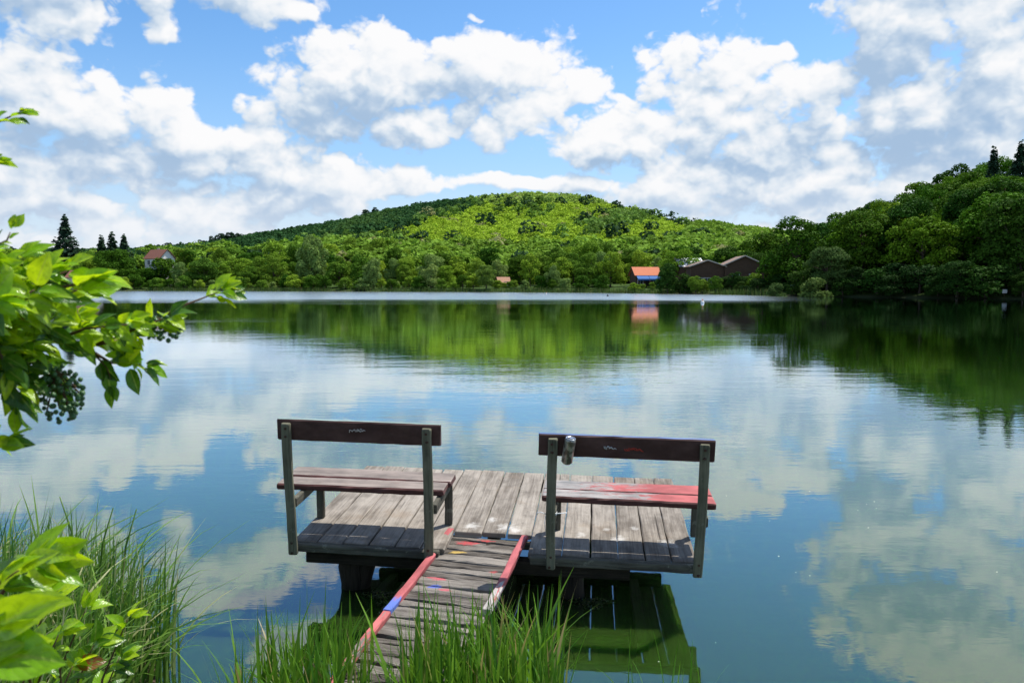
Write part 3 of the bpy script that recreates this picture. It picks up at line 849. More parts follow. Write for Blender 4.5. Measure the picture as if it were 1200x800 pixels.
def clear_view(x, y, h, z):
    """leave the fronts of the houses open to the lake"""
    for a, b_, r_, lim in HOUSES:
        if y < b_ and abs(x / y - a / b_) * b_ < r_ * .62 + .3 * h and z + h > ftop(lim, y): return False
    return True

def scatter(n, xr, yr, sdr, kinds, hr, cols, label, group, dmin, wr=(1.0, 1.35)):
    k = 0; tries = 0
    while k < n and tries < n * 60:
        tries += 1
        x = trnd.uniform(*xr); y = trnd.uniform(*yr)
        if abs(x) / y > .70: continue
        sd = float(shore_sd(np.array([x]), np.array([y]))[0])
        if not sdr[0] < sd < sdr[1] or not free(x, y, dmin): continue
        z = float(height(np.array([x]), np.array([y]))[0]); h = trnd.uniform(*hr) * (0.72 if x > 38 and x / y < .36 else 1)
        if not clear_view(x, y, h, z): continue
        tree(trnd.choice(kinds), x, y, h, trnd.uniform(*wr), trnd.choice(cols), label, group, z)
        taken.append((x, y)); k += 1
    return k

scatter(86, (-150, 34), (140, 225), (1.5, 5), ['bush'], (2.2, 4.2), [G_MID, G_LIGHT, G_PALE, G_DEEP, G_MID], 'low green shrub in the row along the far water edge', 'shrubs along the far water edge', 2.2, (1.0, 1.6))
scatter(56, (-150, 34), (140, 235), (6, 20), ['full', 'tall', 'willow', 'full'], (5.5, 8.5), [G_MID, G_LIGHT, G_MID, G_PALE, G_LIGHT], 'mid sized green tree in the belt behind the far shore shrubs', 'trees of the belt behind the far shore', 3.6)
scatter(64, (-170, 46), (150, 285), (20, 62), ['round', 'full', 'full'], (7.5, 11), [G_MID, G_DEEP, G_MID, G_LIGHT], 'taller green tree in the wood belt at the foot of the hill', 'trees at the foot of the far hill', 4.6)
scatter(60, (38, 120), (90, 150), (.6, 5), ['bush', 'bush', 'full'], (2.4, 5.4), [G_DARK, (0.022, 0.055, 0.010), (0.034, 0.08, 0.010)], 'low dark shrub at the shaded water edge of the right wood', 'shrubs at the foot of the right wood', 2.0, (1.1, 1.6))  # leaf colours darkened to carry the shade at the foot of the wood
scatter(110, (40, 150), (95, 215), (4.5, 85), ['full', 'round', 'full', 'tall'], (9.5, 13), [(0.062, 0.150, 0.008), (0.080, 0.175, 0.009), (0.036, 0.092, 0.009), (0.048, 0.118, 0.008), (0.115, 0.22, 0.012)], 'tall dark leafy tree packed in the wood on the right bank', 'trees of the wood on the right bank', 4.0, (0.95, 1.25))  # deep leaf colours stand in for the backlit, shadowed faces of the wood

for px_, py_, Y in ((188, 287, 520), (200, 284, 530), (213, 285, 530), (238, 281, 540), (252, 277, 545), (262, 273, 550), (272, 272, 550), (281, 274, 550), (430, 246, 610), (441, 244, 612)):
    x = fx(px_, Y); z = float(height(np.array([x]), np.array([Y]))[0])
    tree(trnd.choice(['round', 'full', 'tall']), x, Y, min(16, max(7, ftop(py_, Y) - z)), 1.1, (0.026, 0.062, 0.028), 'dark tree standing out on the skyline of the left ridge', 'trees on the left ridge', z)

# the wood over the hill: one mass
def hill_wood():
    r = np.random.default_rng(3)
    LOD = []
    for i in range(6):
        p, nrm, _ = crown_points(np.random.default_rng(80 + i), 150, 'round')
        LOD.append((p, unit(nrm + np.array([0.1, -.1, .7]))))
    spots = []
    N = 70000
    y = 215 + 560 * r.uniform(0, 1, N) ** 0.8
    x = r.uniform(-.72, .62, N) * y
    sd = shore_sd(x, y)
    ok = (sd > 58) | ((sd > 34) & (r.uniform(size=N) < .3))
    ok &= ~((x > 30) & (y < 215))
    for a, b_, r_, _ in HOUSES: ok &= np.hypot(x - a, y - b_) > r_ * 1.3
    x, y = x[ok], y[ok]
    # thin to roughly even spacing
    cell = 3.7 + (y - 215) * .0025
    key = set(); sel = []
    for i in range(len(x)):
        c_ = (round(x[i] / cell[i]), round(y[i] / cell[i]))
        if c_ in key: continue
        key.add(c_); sel.append(i)
    x, y = x[sel], y[sel]
    z = height(x, y)
    # which kind of wood grows where
    px_ = 600 + FPX * x / y; py_ = 332 - FPX * (z - 2) / y
    edge = np.interp(px_, [150, 330, 400, 480, 540, 590, 1200], [318, 308, 290, 268, 250, 226, 200]) + r.normal(size=len(x)) * 5
    n1 = np.sin(px_ * .021 + 2) * np.cos(py_ * .09 + px_ * .01) + np.sin(px_ * .055 + py_ * .13) * .6 + r.normal(size=len(x)) * .45
    Vs, Fs, Ts = [], [], []; base = 0
    for i in range(len(x)):
        dark = py_[i] < edge[i] and px_[i] < 600
        if dark:
            col = np.array((0.036, 0.098, 0.028)) * r.uniform(.8, 1.2); h = r.uniform(4.8, 7)
            if n1[i] > 1.0: col = np.array((0.06, 0.13, 0.03))
        else:
            bright = 0.60 < (py_[i] - 226) / 84 * 1.0 + n1[i] * .12 + .2
            mid = 244 < py_[i] < 302 and 410 < px_[i] < 850 - (py_[i] - 244) * 1.2
            if mid and n1[i] > -1.25:
                col = np.array((0.320, 0.460, 0.034)) * r.uniform(.9, 1.1); h = r.uniform(3.0, 5.0)
            elif py_[i] <= 252 and (n1[i] > -1.2 or px_[i] > 700):
                col = np.array((0.270, 0.390, 0.065)) * r.uniform(.8, 1.15); h = r.uniform(5, 8)
            elif px_[i] > 760 or py_[i] > 296:
                col = np.array((0.165, 0.285, 0.030)) * r.uniform(.75, 1.25); h = r.uniform(7, 10)
            else:
                col = np.array((0.130, 0.235, 0.040)) * r.uniform(.7, 1.25); h = r.uniform(6, 9)
            if r.uniform() < .018: col = np.array((0.030, 0.070, 0.025)); h = r.uniform(8, 11)
            if r.uniform() < .015: col = np.array((0.30, 0.31, 0.12))
        p, nrm = LOD[r.integers(6)]
        a = r.uniform(0, 6.28); ca, sa = math.cos(a), math.sin(a)
        rot = np.array([[ca, -sa, 0], [sa, ca, 0], [0, 0, 1]])
        wd = h * r.uniform(1.0, 1.5) if h > 5.5 else h * r.uniform(1.3, 1.8)
        k = int(np.clip(150 * (300 / y[i]) ** 1.3, 45, 150))
        q = (p[:k] @ rot.T) * (wd, wd, h) + (x[i], y[i], z[i] - h * .12)
        V, F = cards(q, nrm[:k] @ rot.T, (h * .13 + .25) * (150 / k) ** .5 * r.uniform(.7, 1.3, k), r)
        Vs.append(V); Fs.append(F + base); base += len(V)
        Ts.append(np.repeat(np.clip(col, 0, 1)[None], len(V), 0))
    print('hill trees', len(x), 'verts', base)
    o = link('hill_woodland', np_mesh('hill_woodland', np.concatenate(Vs), np.concatenate(Fs), [M['wood_mass']], tint=np.concatenate(Ts)))
    tag(o, 'far off mixed green wood covering the whole hill', 'woodland', kind='stuff')
hill_wood()

# ------------------------------------------------------------------ houses on the far shore
M['plaster'] = m_simple('cream_plaster', (0.55, 0.50, 0.42), 0.9, 0.1, var=0.1, scale=1.0)
M['white_wall'] = m_simple('white_wall', (0.72, 0.69, 0.64), 0.9, 0.1, var=0.08, scale=1.0)
M['orange_tile'] = m_simple('orange_roof_tile', (0.52, 0.17, 0.085), 0.8, 0.2, var=0.18, scale=2.5)
M['faded_tile'] = m_simple('faded_roof_tile', (0.40, 0.22, 0.14), 0.85, 0.15, var=0.2, scale=2.5)
M['red_tile'] = m_simple('red_brown_roof_tile', (0.20, 0.085, 0.06), 0.85, 0.2, var=0.25, scale=2.5)
M['brown_tile'] = m_simple('brown_roof_tile', (0.24, 0.165, 0.125), 0.85, 0.2, var=0.25, scale=2.5)
M['metal_roof'] = m_simple('blue_grey_metal_roof', (0.36, 0.40, 0.47), 0.5, 0.4, var=0.1)
M['timber'] = m_simple('dark_brown_timber', (0.10, 0.06, 0.04), 0.85, 0.15, var=0.35, scale=3)
M['pale_trim'] = m_simple('pale_barge_board', (0.55, 0.47, 0.40), 0.8, 0.2)
M['blue_cloth'] = m_simple('blue_awning_cloth', (0.05, 0.14, 0.36), 0.8, 0.2, var=0.15)
M['glass'] = m_simple('window_glass', (0.03, 0.04, 0.045), 0.08, 0.6, var=0.1)
M['white'] = m_simple('white_paint', (0.75, 0.75, 0.72), 0.6, 0.3, var=0.08)
M['dark_gap'] = m_simple('dark_boards', (0.035, 0.028, 0.022), 0.9, 0.1)

def house(name, x, y, z, rz, W, D, eave, ridge, wall, roof, trim, label, ridge_x=True, windows=(), chimney=None, cat='house', over=.35, door=None, base=1.0):
    """W across (x), D deep (y, front at -D/2), eave and ridge heights above z"""
    r = empty(name, (x, y, z), (0, 0, rz)); tag(r, label, cat)
    b = MB(); w2, d2 = W / 2, D / 2
    b.face([(-w2, -d2, -base), (w2, -d2, -base), (w2, -d2, eave), (-w2, -d2, eave)]) if ridge_x else b.face([(-w2, -d2, -base), (w2, -d2, -base), (w2, -d2, eave), (0, -d2, ridge), (-w2, -d2, eave)])
    b.face([(w2, d2, -base), (-w2, d2, -base), (-w2, d2, eave), (w2, d2, eave)]) if ridge_x else b.face([(w2, d2, -base), (-w2, d2, -base), (-w2, d2, eave), (0, d2, ridge), (w2, d2, eave)])
    for s in (-1, 1):
        pts = [(s * w2, s * -d2, -base), (s * w2, s * d2, -base), (s * w2, s * d2, eave), (s * w2, s * -d2, eave)]
        if ridge_x: pts = pts[:3] + [(s * w2, 0, ridge)] + pts[3:]
        b.face(pts)
    b.build('wall', wall, r)
    b = MB(); tbs = []
    half = (d2 if ridge_x else w2); sl_ = math.hypot(half, ridge - eave); ang = math.atan2(ridge - eave, half)
    Lr = (W if ridge_x else D) + 2 * over
    for s in (-1, 1):
        dirv = Vector((0, s * math.cos(ang), -math.sin(ang))) if ridge_x else Vector((s * math.cos(ang), 0, -math.sin(ang)))
        nv = Vector((0, s * math.sin(ang), math.cos(ang))) if ridge_x else Vector((s * math.sin(ang), 0, math.cos(ang)))
        ln = sl_ + over
        c = Vector((0, 0, ridge)) + dirv * (ln / 2) + nv * .07
        b.plank(c, (1, 0, 0) if ridge_x else (0, 1, 0), Lr, ln, .12, up=nv, bev=.01, seg=1)
        for e in (-1, 1):
            ec = c + (Vector((1, 0, 0)) if ridge_x else Vector((0, 1, 0))) * (e * (Lr / 2 + .025))
            tb = MB(); tb.plank(ec, dirv, ln, .04, .2, up=nv, bev=.005, seg=1); tbs.append(tb)
    rf = b.build('roof', roof, r)
    for tb in tbs: tb.build('barge_board', trim, rf)
    if chimney:
        b = MB(); cx, cy, ch = chimney; b.box((cx - .25, cy - .25, eave), (cx + .25, cy + .25, ch)); b.box((cx - .32, cy - .32, ch), (cx + .32, cy + .32, ch + .1)); b.build('chimney', M['plaster'], rf)
    for side, u, zc, ww, hh in windows:
        if side == 'f': o_ = Vector((u, -d2 - .003, zc)); rotz = 0
        else: o_ = Vector(((w2 + .003) * side, u, zc)); rotz = R(90) * side
        f = MB(); t = .07
        for a0, a1, z0, z1 in ((-ww/2 - t, ww/2 + t, hh/2, hh/2 + t), (-ww/2 - t, ww/2 + t, -hh/2 - t, -hh/2), (-ww/2 - t, -ww/2, -hh/2, hh/2), (ww/2, ww/2 + t, -hh/2, hh/2), (-.025, .025, -hh/2, hh/2)):
            f.box((a0, -.06, z0), (a1, 0, z1))
        fo = f.build('window', M['white'], r); fo.location = o_; fo.rotation_euler = (0, 0, rotz)
        g = MB(); g.box((-ww/2, -.025, -hh/2), (ww/2, -.005, hh/2)); g.build('pane', M['glass'], fo)
    if door:
        u, ww, hh = door
        g = MB(); g.box((u - ww/2, -d2 - .06, -.1), (u + ww/2, -d2 - .003, hh)); dr = g.build('door', M['dark_gap'], r)
        g = MB(); g.box((u + ww/2 - .15, -d2 - .11, hh * .45), (u + ww/2 - .1, -d2 - .063, hh * .52)); g.build('handle', M['white'], dr)
    return r

def gz(x, y): return float(height(np.array([x]), np.array([y]))[0])
# orange roofed lakeside house with blue awning
x, y = 28.6, 172
z = gz(x, y)
hz = lambda py, Y=172: ftop(py, Y) - z
hs = house('lakeside_house', x, y, z, R(6), 5.3, 5.2, hz(322.5), hz(313.5), M['timber'], M['orange_tile'], M['timber'], 'small house with bright orange tiled roof and blue awning on the far shore',
           windows=[('f', -1.7, 1.1, 1.1, 1.0), ('f', 1.7, 1.1, 1.1, 1.0)], door=(0, 1.1, 1.9))
b = MB()
for i in range(2):
    x0 = -2.6 + i * 2.62
    b.face([(x0, -2.65, hz(322) - .12), (x0 + 2.55, -2.65, hz(322) - .12), (x0 + 2.55, -4.1, hz(327)), (x0, -4.1, hz(327))])
    b.face([(x0, -4.1, hz(327)), (x0 + 2.55, -4.1, hz(327)), (x0 + 2.55, -4.12, hz(327) - .3), (x0, -4.12, hz(327) - .3)])
aw = b.build('awning', M['blue_cloth'], hs)
md = aw.modifiers.new('thick', 'SOLIDIFY'); md.thickness = .03
for xx in (-2.5, 0.0, 2.5):
    b = MB(); b.tube([(xx, -4.05, -1.2), (xx, -4.05, hz(327) - .02)], .05, 8); b.build('awning_post', M['timber'], hs)

# brown timber lodge of two gabled buildings
for (xx, yy, W, pk, ev, nm, lab, wn) in (
    (44.6, 156, 7.4, 301, 311, 'timber_lodge', 'brown timber lodge with tall front gable beside the huge dark tree', [('f', -1.6, 2.2, 1.3, 1.2), ('f', 1.6, 2.2, 1.3, 1.2)]),
    (37.8, 157, 6.2, 306, 312.5, 'timber_lodge', 'lower brown gabled lodge with glazed front left of the tall gable', [('f', -1.7, 1.3, 1.4, 1.7), ('f', 0, 1.3, 1.4, 1.7), ('f', 1.7, 1.3, 1.4, 1.7)])):
    zz = gz(xx, yy)
    house(nm, xx, yy, zz, R(-4), W, 7, ftop(ev, yy) - zz, ftop(pk, yy) - zz, M['timber'], M['brown_tile'], M['pale_trim'], lab, ridge_x=False, windows=wn, door=(0, 1.0, 2.0) if W > 7 else None, over=.5, base=2.5)
xx, yy = 36.5, 166; zz = gz(xx, yy)
house('outbuilding', xx, yy, zz, R(12), 5, 4, ftop(312, yy) - zz, ftop(303, yy) - zz, M['timber'], M['metal_roof'], M['pale_trim'], 'outbuilding with blue grey metal roof behind the brown lodges', windows=[('f', 0, 1.2, 1.0, .9)], base=2.5)
# village house on the left
xx, yy = -99.5, 226; zz = gz(xx, yy)
house('village_house', xx, yy, zz, R(-28), 6.2, 5.0, ftop(303, yy) - zz, ftop(293, yy) - zz, M['white_wall'], M['red_tile'], M['timber'], 'white house with red brown roof among trees on the left shore', windows=[('f', -1.4, ftop(308, yy) - zz, 1.0, 1.1), (1, -.9, ftop(306, yy) - zz, .8, 1.1), (1, .9, ftop(306, yy) - zz, .8, 1.1)], chimney=(-1.2, .6, ftop(291.5, yy) - zz), door=(1.2, .9, 2), base=2)
xx, yy = -114, 213; zz = gz(xx, yy)
house('boat_shed', xx, yy, zz, R(-5), 7, 5, ftop(325, yy) - zz, ftop(317, yy) - zz, M['plaster'], M['red_tile'], M['timber'], 'low shed with brown red roof on the left shore behind the branch', windows=[('f', -1.5, 1.0, 1, .8), ('f', 1.5, 1.0, 1, .8)], cat='shed', base=2)
xx, yy = -2.2, 195; zz = gz(xx, yy)
house('cottage', xx, yy, zz, R(14), 2.6, 3, ftop(331, yy) - zz, ftop(325, yy) - zz, M['plaster'], M['faded_tile'], M['timber'], 'small cottage with faded orange roof half hidden in shrubs mid shore', windows=[('f', .4, .8, .8, .8)], base=2)

# small white boards along the right shore
for px_, py_, Y, lab in ((1176, 341, 104.5, 'white notice board on a post at the right end of the shore'), (928, 336, 127, 'small white board on a post under the huge dark tree'), (1048, 335, 116, 'small white board on a post in the shade of the right wood')):
    xx = fx(px_, Y); zz = gz(xx, Y)
    r = empty('notice_board', (xx, Y, zz)); tag(r, lab, 'sign')
    zt = max(.9, ftop(py_ - 2, Y) - zz)
    b = MB(); b.tube([(0, 0, -.2), (0, 0, zt - .05)], .04, 8); b.build('post', M['timber'], r)
    b = MB(); b.box((-.32, -.06, zt - .5), (.32, -.03, zt), .005); b.build('board', M['white'], r)

# ------------------------------------------------------------------ far reeds
def blades(name, roots, h, lean, ang, width, m, seg=6, droop=None):
    n = len(roots); t = np.linspace(0, 1, seg + 1)
    dx = np.stack([np.cos(ang), np.sin(ang), np.zeros(n)], 1)
    V = np.zeros((n, seg + 1, 2, 3)); UV = np.zeros((n, seg + 1, 2, 2))
    fa = ang + rng.normal(size=n) * .7 + np.pi / 2
    sd_ = np.stack([np.cos(fa), np.sin(fa), np.zeros(n)], 1)
    dr = np.zeros(n) if droop is None else droop
    for i, tt in enumerate(t):
        c_ = roots + dx * (lean * h * tt ** 1.9)[:, None]
        c_[:, 2] += h * (tt - dr * tt ** 4) * np.sqrt(np.clip(1 - (lean * .6 * tt) ** 2, .2, 1))
        wv = width * (1 - .97 * tt ** 2.2) * (.65 + .7 * min(1, tt * 4) * .5)
        V[:, i, 0] = c_ - sd_ * wv[:, None]; V[:, i, 1] = c_ + sd_ * wv[:, None]
        V[:, i, 1, 2] += wv * .5
        UV[:, i, 0] = (0, tt); UV[:, i, 1] = (1, tt)
    idx_ = np.arange(n * (seg + 1) * 2).reshape(n, seg + 1, 2)
    F = np.stack([idx_[:, :-1, 0], idx_[:, :-1, 1], idx_[:, 1:, 1], idx_[:, 1:, 0]], -1).reshape(-1, 4)
    return link(name, np_mesh(name, V.reshape(-1, 3), F, [m], uv=UV.reshape(-1, 2), smooth=True))

def reed_row(pts, n, h, w_, name, label):
    pts = np.array(pts, float); seg = np.hypot(*np.diff(pts, axis=0).T); cum = np.concatenate([[0], np.cumsum(seg)])
    s = rng.uniform(0, cum[-1], n)
    x = np.interp(s, cum, pts[:, 0]) + rng.normal(size=n) * .5; y = np.interp(s, cum, pts[:, 1]) + rng.normal(size=n) * .7
    dens = np.sin(s * .21) + np.sin(s * .083 + 1) + rng.normal(size=n) * .6
    keep = dens > -.9; x, y = x[keep], y[keep]
    z = np.minimum(height(x, y), .3); n = len(x)
    o = blades(name, np.stack([x, y, z], 1), h * rng.uniform(.6, 1.15, n), rng.uniform(0, .25, n), rng.uniform(0, 6.28, n), np.full(n, w_), M['reed_far'], seg=2)
    tag(o, label, 'reeds', kind='stuff')
reed_row([(-150, 211), (-110, 208), (-66, 203), (-30, 189), (0, 179), (15, 169), (33, 149), (42, 129)], 9000, 1.25, .05, 'shore_reeds', 'thin band of green reeds along the far water edge')

# ------------------------------------------------------------------ fishing platform
DO = Vector((-0.1375, 4.7775, 0.365))
DR = Matrix.Rotation(R(-6.1), 4, 'Z') @ Matrix.Rotation(R(3.9), 4, 'X') @ Matrix.Rotation(R(1.1), 4, 'Y')
DM = Matrix.Translation(DO) @ DR
def deck_thing(name, loc=(0, 0, 0)):
    r = empty(name); r.matrix_world = DM @ Matrix.Translation(loc); return r
rn = random.Random(11)
plat = deck_thing('fishing_platform'); tag(plat, 'weathered grey wooden fishing platform standing on dark piles in the lake', 'platform')
b = MB()
edges = [-1.252, -1.09, -.925, -.76, -.595, -.43, -.275, -.09, .07, .235, .36, .44, .615, .785, .945, 1.10, 1.252]
for i in range(len(edges) - 1):
    x0, x1 = edges[i], edges[i + 1]; gap = rn.uniform(.004, .010)
    front = .0 if (x1 < -.27 or x0 > .23) else .29 + rn.uniform(-.008, .008)
    back = 1.6 + rn.uniform(-.025, .03)
    tilt = rn.uniform(-.004, .004)
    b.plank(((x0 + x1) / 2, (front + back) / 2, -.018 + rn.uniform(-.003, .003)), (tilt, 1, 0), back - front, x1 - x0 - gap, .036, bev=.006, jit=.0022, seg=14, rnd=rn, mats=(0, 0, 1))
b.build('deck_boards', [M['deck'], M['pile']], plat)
for x0, x1 in ((-1.25, -.31), (.25, 1.255)):
    b = MB(); b.plank(((x0 + x1) / 2, -.026, -.030), (1, 0, 0), x1 - x0, .045, .050, bev=.006, jit=.003, seg=10, rnd=rn, wav=.002); b.build('edge_beam', M['beam'], plat)
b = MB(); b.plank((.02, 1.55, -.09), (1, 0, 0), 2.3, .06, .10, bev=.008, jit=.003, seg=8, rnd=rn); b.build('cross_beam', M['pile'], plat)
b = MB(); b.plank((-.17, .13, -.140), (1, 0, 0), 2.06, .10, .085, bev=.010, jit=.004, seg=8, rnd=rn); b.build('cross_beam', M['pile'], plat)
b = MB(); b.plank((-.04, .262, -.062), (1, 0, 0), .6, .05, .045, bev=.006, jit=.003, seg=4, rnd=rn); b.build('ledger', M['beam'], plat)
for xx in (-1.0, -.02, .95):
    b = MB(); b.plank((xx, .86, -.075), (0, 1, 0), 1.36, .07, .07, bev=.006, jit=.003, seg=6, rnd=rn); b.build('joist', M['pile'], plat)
def pile(p0, p1, r0, r1):
    """a rough post from p0 (deck frame) down to p1"""
    b = MB(); n = 10; p0, p1 = Vector(p0), Vector(p1)
    b.tube([p0.lerp(p1, i / n) + Vector((rn.uniform(-.006, .006), rn.uniform(-.006, .006), 0)) for i in range(n + 1)], [r0 + (r1 - r0) * i / n for i in range(n + 1)], 14, rough=.09, rnd=rn)
    return b.build('pile', M['pile'], plat)
pile((-.945, .24, -.15), (-.935, .26, -1.25), .084, .056)
pile((-.825, .24, -.15), (-.95, .25, -.75), .055, .040)
pile((.50, .24, -.15), (.515, .26, -1.25), .080, .066)
pile((-.72, 1.5, -.14), (-.72, 1.5, -1.5), .06, .055)
pile((.62, 1.5, -.14), (.62, 1.5, -1.5), .06, .055)

# ------------------------------------------------------------------ gangway
gang = deck_thing('gangway'); tag(gang, 'narrow gangway of cracked grey slats with red painted side rails', 'gangway')
A, B_ = Vector((-.055, .285, 0)), Vector((-.30, -1.62, 0))     # middle of the far and near end
ux = (A - B_).normalized(); sx = Vector((ux.y, -ux.x, 0))
L = (A - B_).length
b = MB(); s = 0.0
gz_ = lambda q: -.045 - .10 * (1 - q) ** 1.0 * 0.6
while s < L - .05:
    wv = rn.choice((.055, .07, .085, .10, .115)); 
    c_ = A - ux * (s + wv / 2); q = 1 - s / L
    if rn.random() > .05 or s < .5:
        ln = .50 + rn.uniform(-.015, .02)
        b.plank((c_.x + rn.uniform(-.008, .008), c_.y, gz_(q) + rn.uniform(-.006, .005)), sx + ux * rn.uniform(-.035, .035), ln, wv - rn.uniform(.004, .016), .026, bev=.005, jit=.0045, seg=9, rnd=rn, wav=.003)
    s += wv + .002
b.build('slats', M['slat'], gang)
def rail(side, s0, s1, m, name='side_rail'):
    p0 = A + sx * (side * .247) - ux * s0; p1 = A + sx * (side * .252) - ux * s1
    c_ = (p0 + p1) / 2
    z0, z1 = gz_(1 - s0 / L) + .028, gz_(1 - s1 / L) + .028
    bb = MB(); bb.plank((c_.x, c_.y, (z0 + z1) / 2), (p0.x - p1.x, p0.y - p1.y, z0 - z1), (p0 - p1).length, .044, .036, bev=.006, jit=.0025, seg=16, rnd=rn, wav=.004)
    return bb.build(name, m, gang)
rl = rail(-1, -.02, 1.08, M['rail_left'])
b = rail(-1, 1.09, L, m_paint('rail_worn_bare', (0.52, 0.12, 0.11), .55, light=(0.36, 0.30, 0.26)))
rl['label'] = 'red painted upper piece of the left rail'
rail(1, -.03, .95, M['rail_right'])
for sd_ in (-1, 1):
    b = MB(); q0 = A + sx * (sd_ * .2) - ux * .05; q1 = B_ + sx * (sd_ * .2)
    c_ = (q0 + q1) / 2
    b.plank((c_.x, c_.y, -.125), (q0.x - q1.x, q0.y - q1.y, .055), L - .06, .06, .08, bev=.006, jit=.003, seg=8, rnd=rn); b.build('stringer', M['pile'], gang)
# ------------------------------------------------------------------ benches
def bench(xl, xr, bl, br, sl0, sr0, seat_m, top_m, top_z, label, scribbles, planks):
    r = deck_thing('bench', ((xl + xr) / 2, 0, 0)); tag(r, label, 'bench'); cx = (xl + xr) / 2
    zt = top_z
    lean = -.05
    for x_, h_ in ((xl, zt - .02), (xr, zt - .02)):
        b = MB(); b.plank((x_ - cx, -.072 + lean / 2, (h_ - .06) / 2), (0, lean, h_ + .06), h_ + .06, .055, .034, up=(0, -1, 0), bev=.007, jit=.0015, seg=10, rnd=rn, wav=.003)
        b.build('back_post', M['post'], r)
    for x_ in (xl, xr):
        for zz in (zt - .05, zt - .10, .02, -.045):
            b = MB(); yy = -.072 - .017 + lean * max(0, zz) / zt
            b.tube([(x_ - cx + rn.uniform(-.006, .006), yy + .004, zz), (x_ - cx + rn.uniform(-.006, .006), yy - .006, zz)], [.0085, .0075], 8)
            b.build('bolt', M['rust'], r)
    yb = -.072 + lean + .037
    b = MB(); hb = .132
    dirn = Vector((0, lean, zt)).normalized(); upn = Vector((1, 0, 0)).cross(dirn)
    c_ = Vector(((bl + br) / 2 - cx, yb + .004, zt - hb / 2))
    # a board on edge: 'top' of the plank is its upper edge
    b.plank(c_, (1, 0, 0), br - bl, .036, hb, up=dirn, bev=.007, jit=.002, seg=14, mats=(1, 0, 0), rnd=rn)
    bk = b.build('backrest', [M['maroon'], top_m], r)
    for (u, v_, w_, col, kind_) in scribbles:
        sb = MB()
        px0 = u - cx; n = 22 if kind_ == 's' else 14
        pts = []
        for i in range(n):
            t = i / (n - 1)
            zz = zt - v_ + math.sin(t * (22 if kind_ == 's' else 16) + u * 9) * .008 * (1 - .4 * t) + (.008 * math.sin(t * 3.1))
            yy = yb + .004 - .0185 + (zz - (zt - hb / 2)) * lean / zt - .0015
            pts.append((px0 + (t - .5) * w_ + .004 * math.cos(t * 31), yy, zz))
        sb.tube(pts, .0022, 5)
        sb.build('scribble', m_simple('scribble_paint', col, .7, .2), bk)
    zs = .345
    for j, (y0, y1) in enumerate(planks):
        x0, x1 = (sl0 + rn.uniform(-.01, .01), sr0 + rn.uniform(-.02, .02))
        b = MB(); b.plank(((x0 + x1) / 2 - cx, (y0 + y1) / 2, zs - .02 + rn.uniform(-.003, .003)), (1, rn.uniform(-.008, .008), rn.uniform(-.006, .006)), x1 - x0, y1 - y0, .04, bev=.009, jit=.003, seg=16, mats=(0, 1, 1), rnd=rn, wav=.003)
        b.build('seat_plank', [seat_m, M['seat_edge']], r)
    for x_ in (xl + .012, xr + .03):
        b = MB(); b.plank((x_ - cx, .19, zs - .075), (0, 1, 0), .5, .034, .06, bev=.005, jit=.0015, seg=5, rnd=rn); b.build('seat_bearer', M['beam'], r)
        b = MB(); b.plank((x_ - cx + .002, .405, (zs - .045) / 2), (0, 0, 1), zs - .047, .05, .036, up=(0, -1, 0), bev=.006, jit=.0015, seg=6, rnd=rn); b.build('front_leg', M['beam'], r)
    return r
bench(-1.222, -.362, -1.288, -.287, -1.37, -.305, M['seat_left'], M['top_green'], .806, 'left bench with maroon backrest, dull worn seat and greenish top edge', [(-.80, .062, .085, (0.55, .5, .45), 's'), (-.77, .056, .05, (0.5, .45, .4), 't')], ((.075, .235), (.245, .435)))
bench(.378, 1.248, .296, 1.308, .315, 1.345, M['seat_right'], M['top_blue'], .776, 'right bench with blue top edge and bright red flaking seat', [(.71, .075, .07, (0.5, .48, .45), 's'), (.70, .07, .05, (0.5, .48, .45), 't'), (.845, .078, .11, (0.42, .05, .03), 's'), (.85, .078, .10, (0.45, .05, .03), 't')], ((.055, .20), (.215, .40)))

# beverage can hung at the right bench
can = deck_thing('beverage_can', (.462, -.118, .61)); can.matrix_world = can.matrix_world @ Matrix.Rotation(R(7), 4, 'X') @ Matrix.Rotation(R(8), 4, 'Y')
tag(can, 'old beverage can stuck behind the backrest of the right bench', 'can')
mc, k, out = mat('scuffed_printed_aluminium')
oc = k.new('ShaderNodeTexCoord').outputs['Object']
n = k.noise(k.v('MULTIPLY', oc, (40, 40, 25)), 1.0, 4, .6)
principled(k, out, k.mix(k.step(n, .45, .58), (0.42, 0.40, 0.34), (0.15, 0.13, 0.10)), .35, .5, .6, normal=bump(k, n, .3, .002))
ma = m_simple('bare_aluminium', (0.75, 0.75, 0.76), .25, .5, 1.0, var=.05)
b = MB(); b.lathe([(.022, .0), (.026, .004), (.033, .012), (.033, .142), (.0335, .146), (.030, .152), (.0285, .157)], mats=[0] * 6); b.build('can_body', mc, can)
b = MB(); b.lathe([(.0285, .157), (.0288, .1605), (.0262, .1605), (.0255, .1565), (.0, .1565)], mats=[0] * 4); lid = b.build('lid', ma, can)
b = MB(); b.plank((.006, 0, .159), (1, 0, 0), .022, .012, .0015, bev=.0005, seg=3); b.build('pull_tab', ma, lid)
b = MB(); b.lathe([(.006, .1567), (.006, .1574), (.0, .1574)], (-.013, 0, 0), 10); b.build('opening', M['dark_gap'], lid)

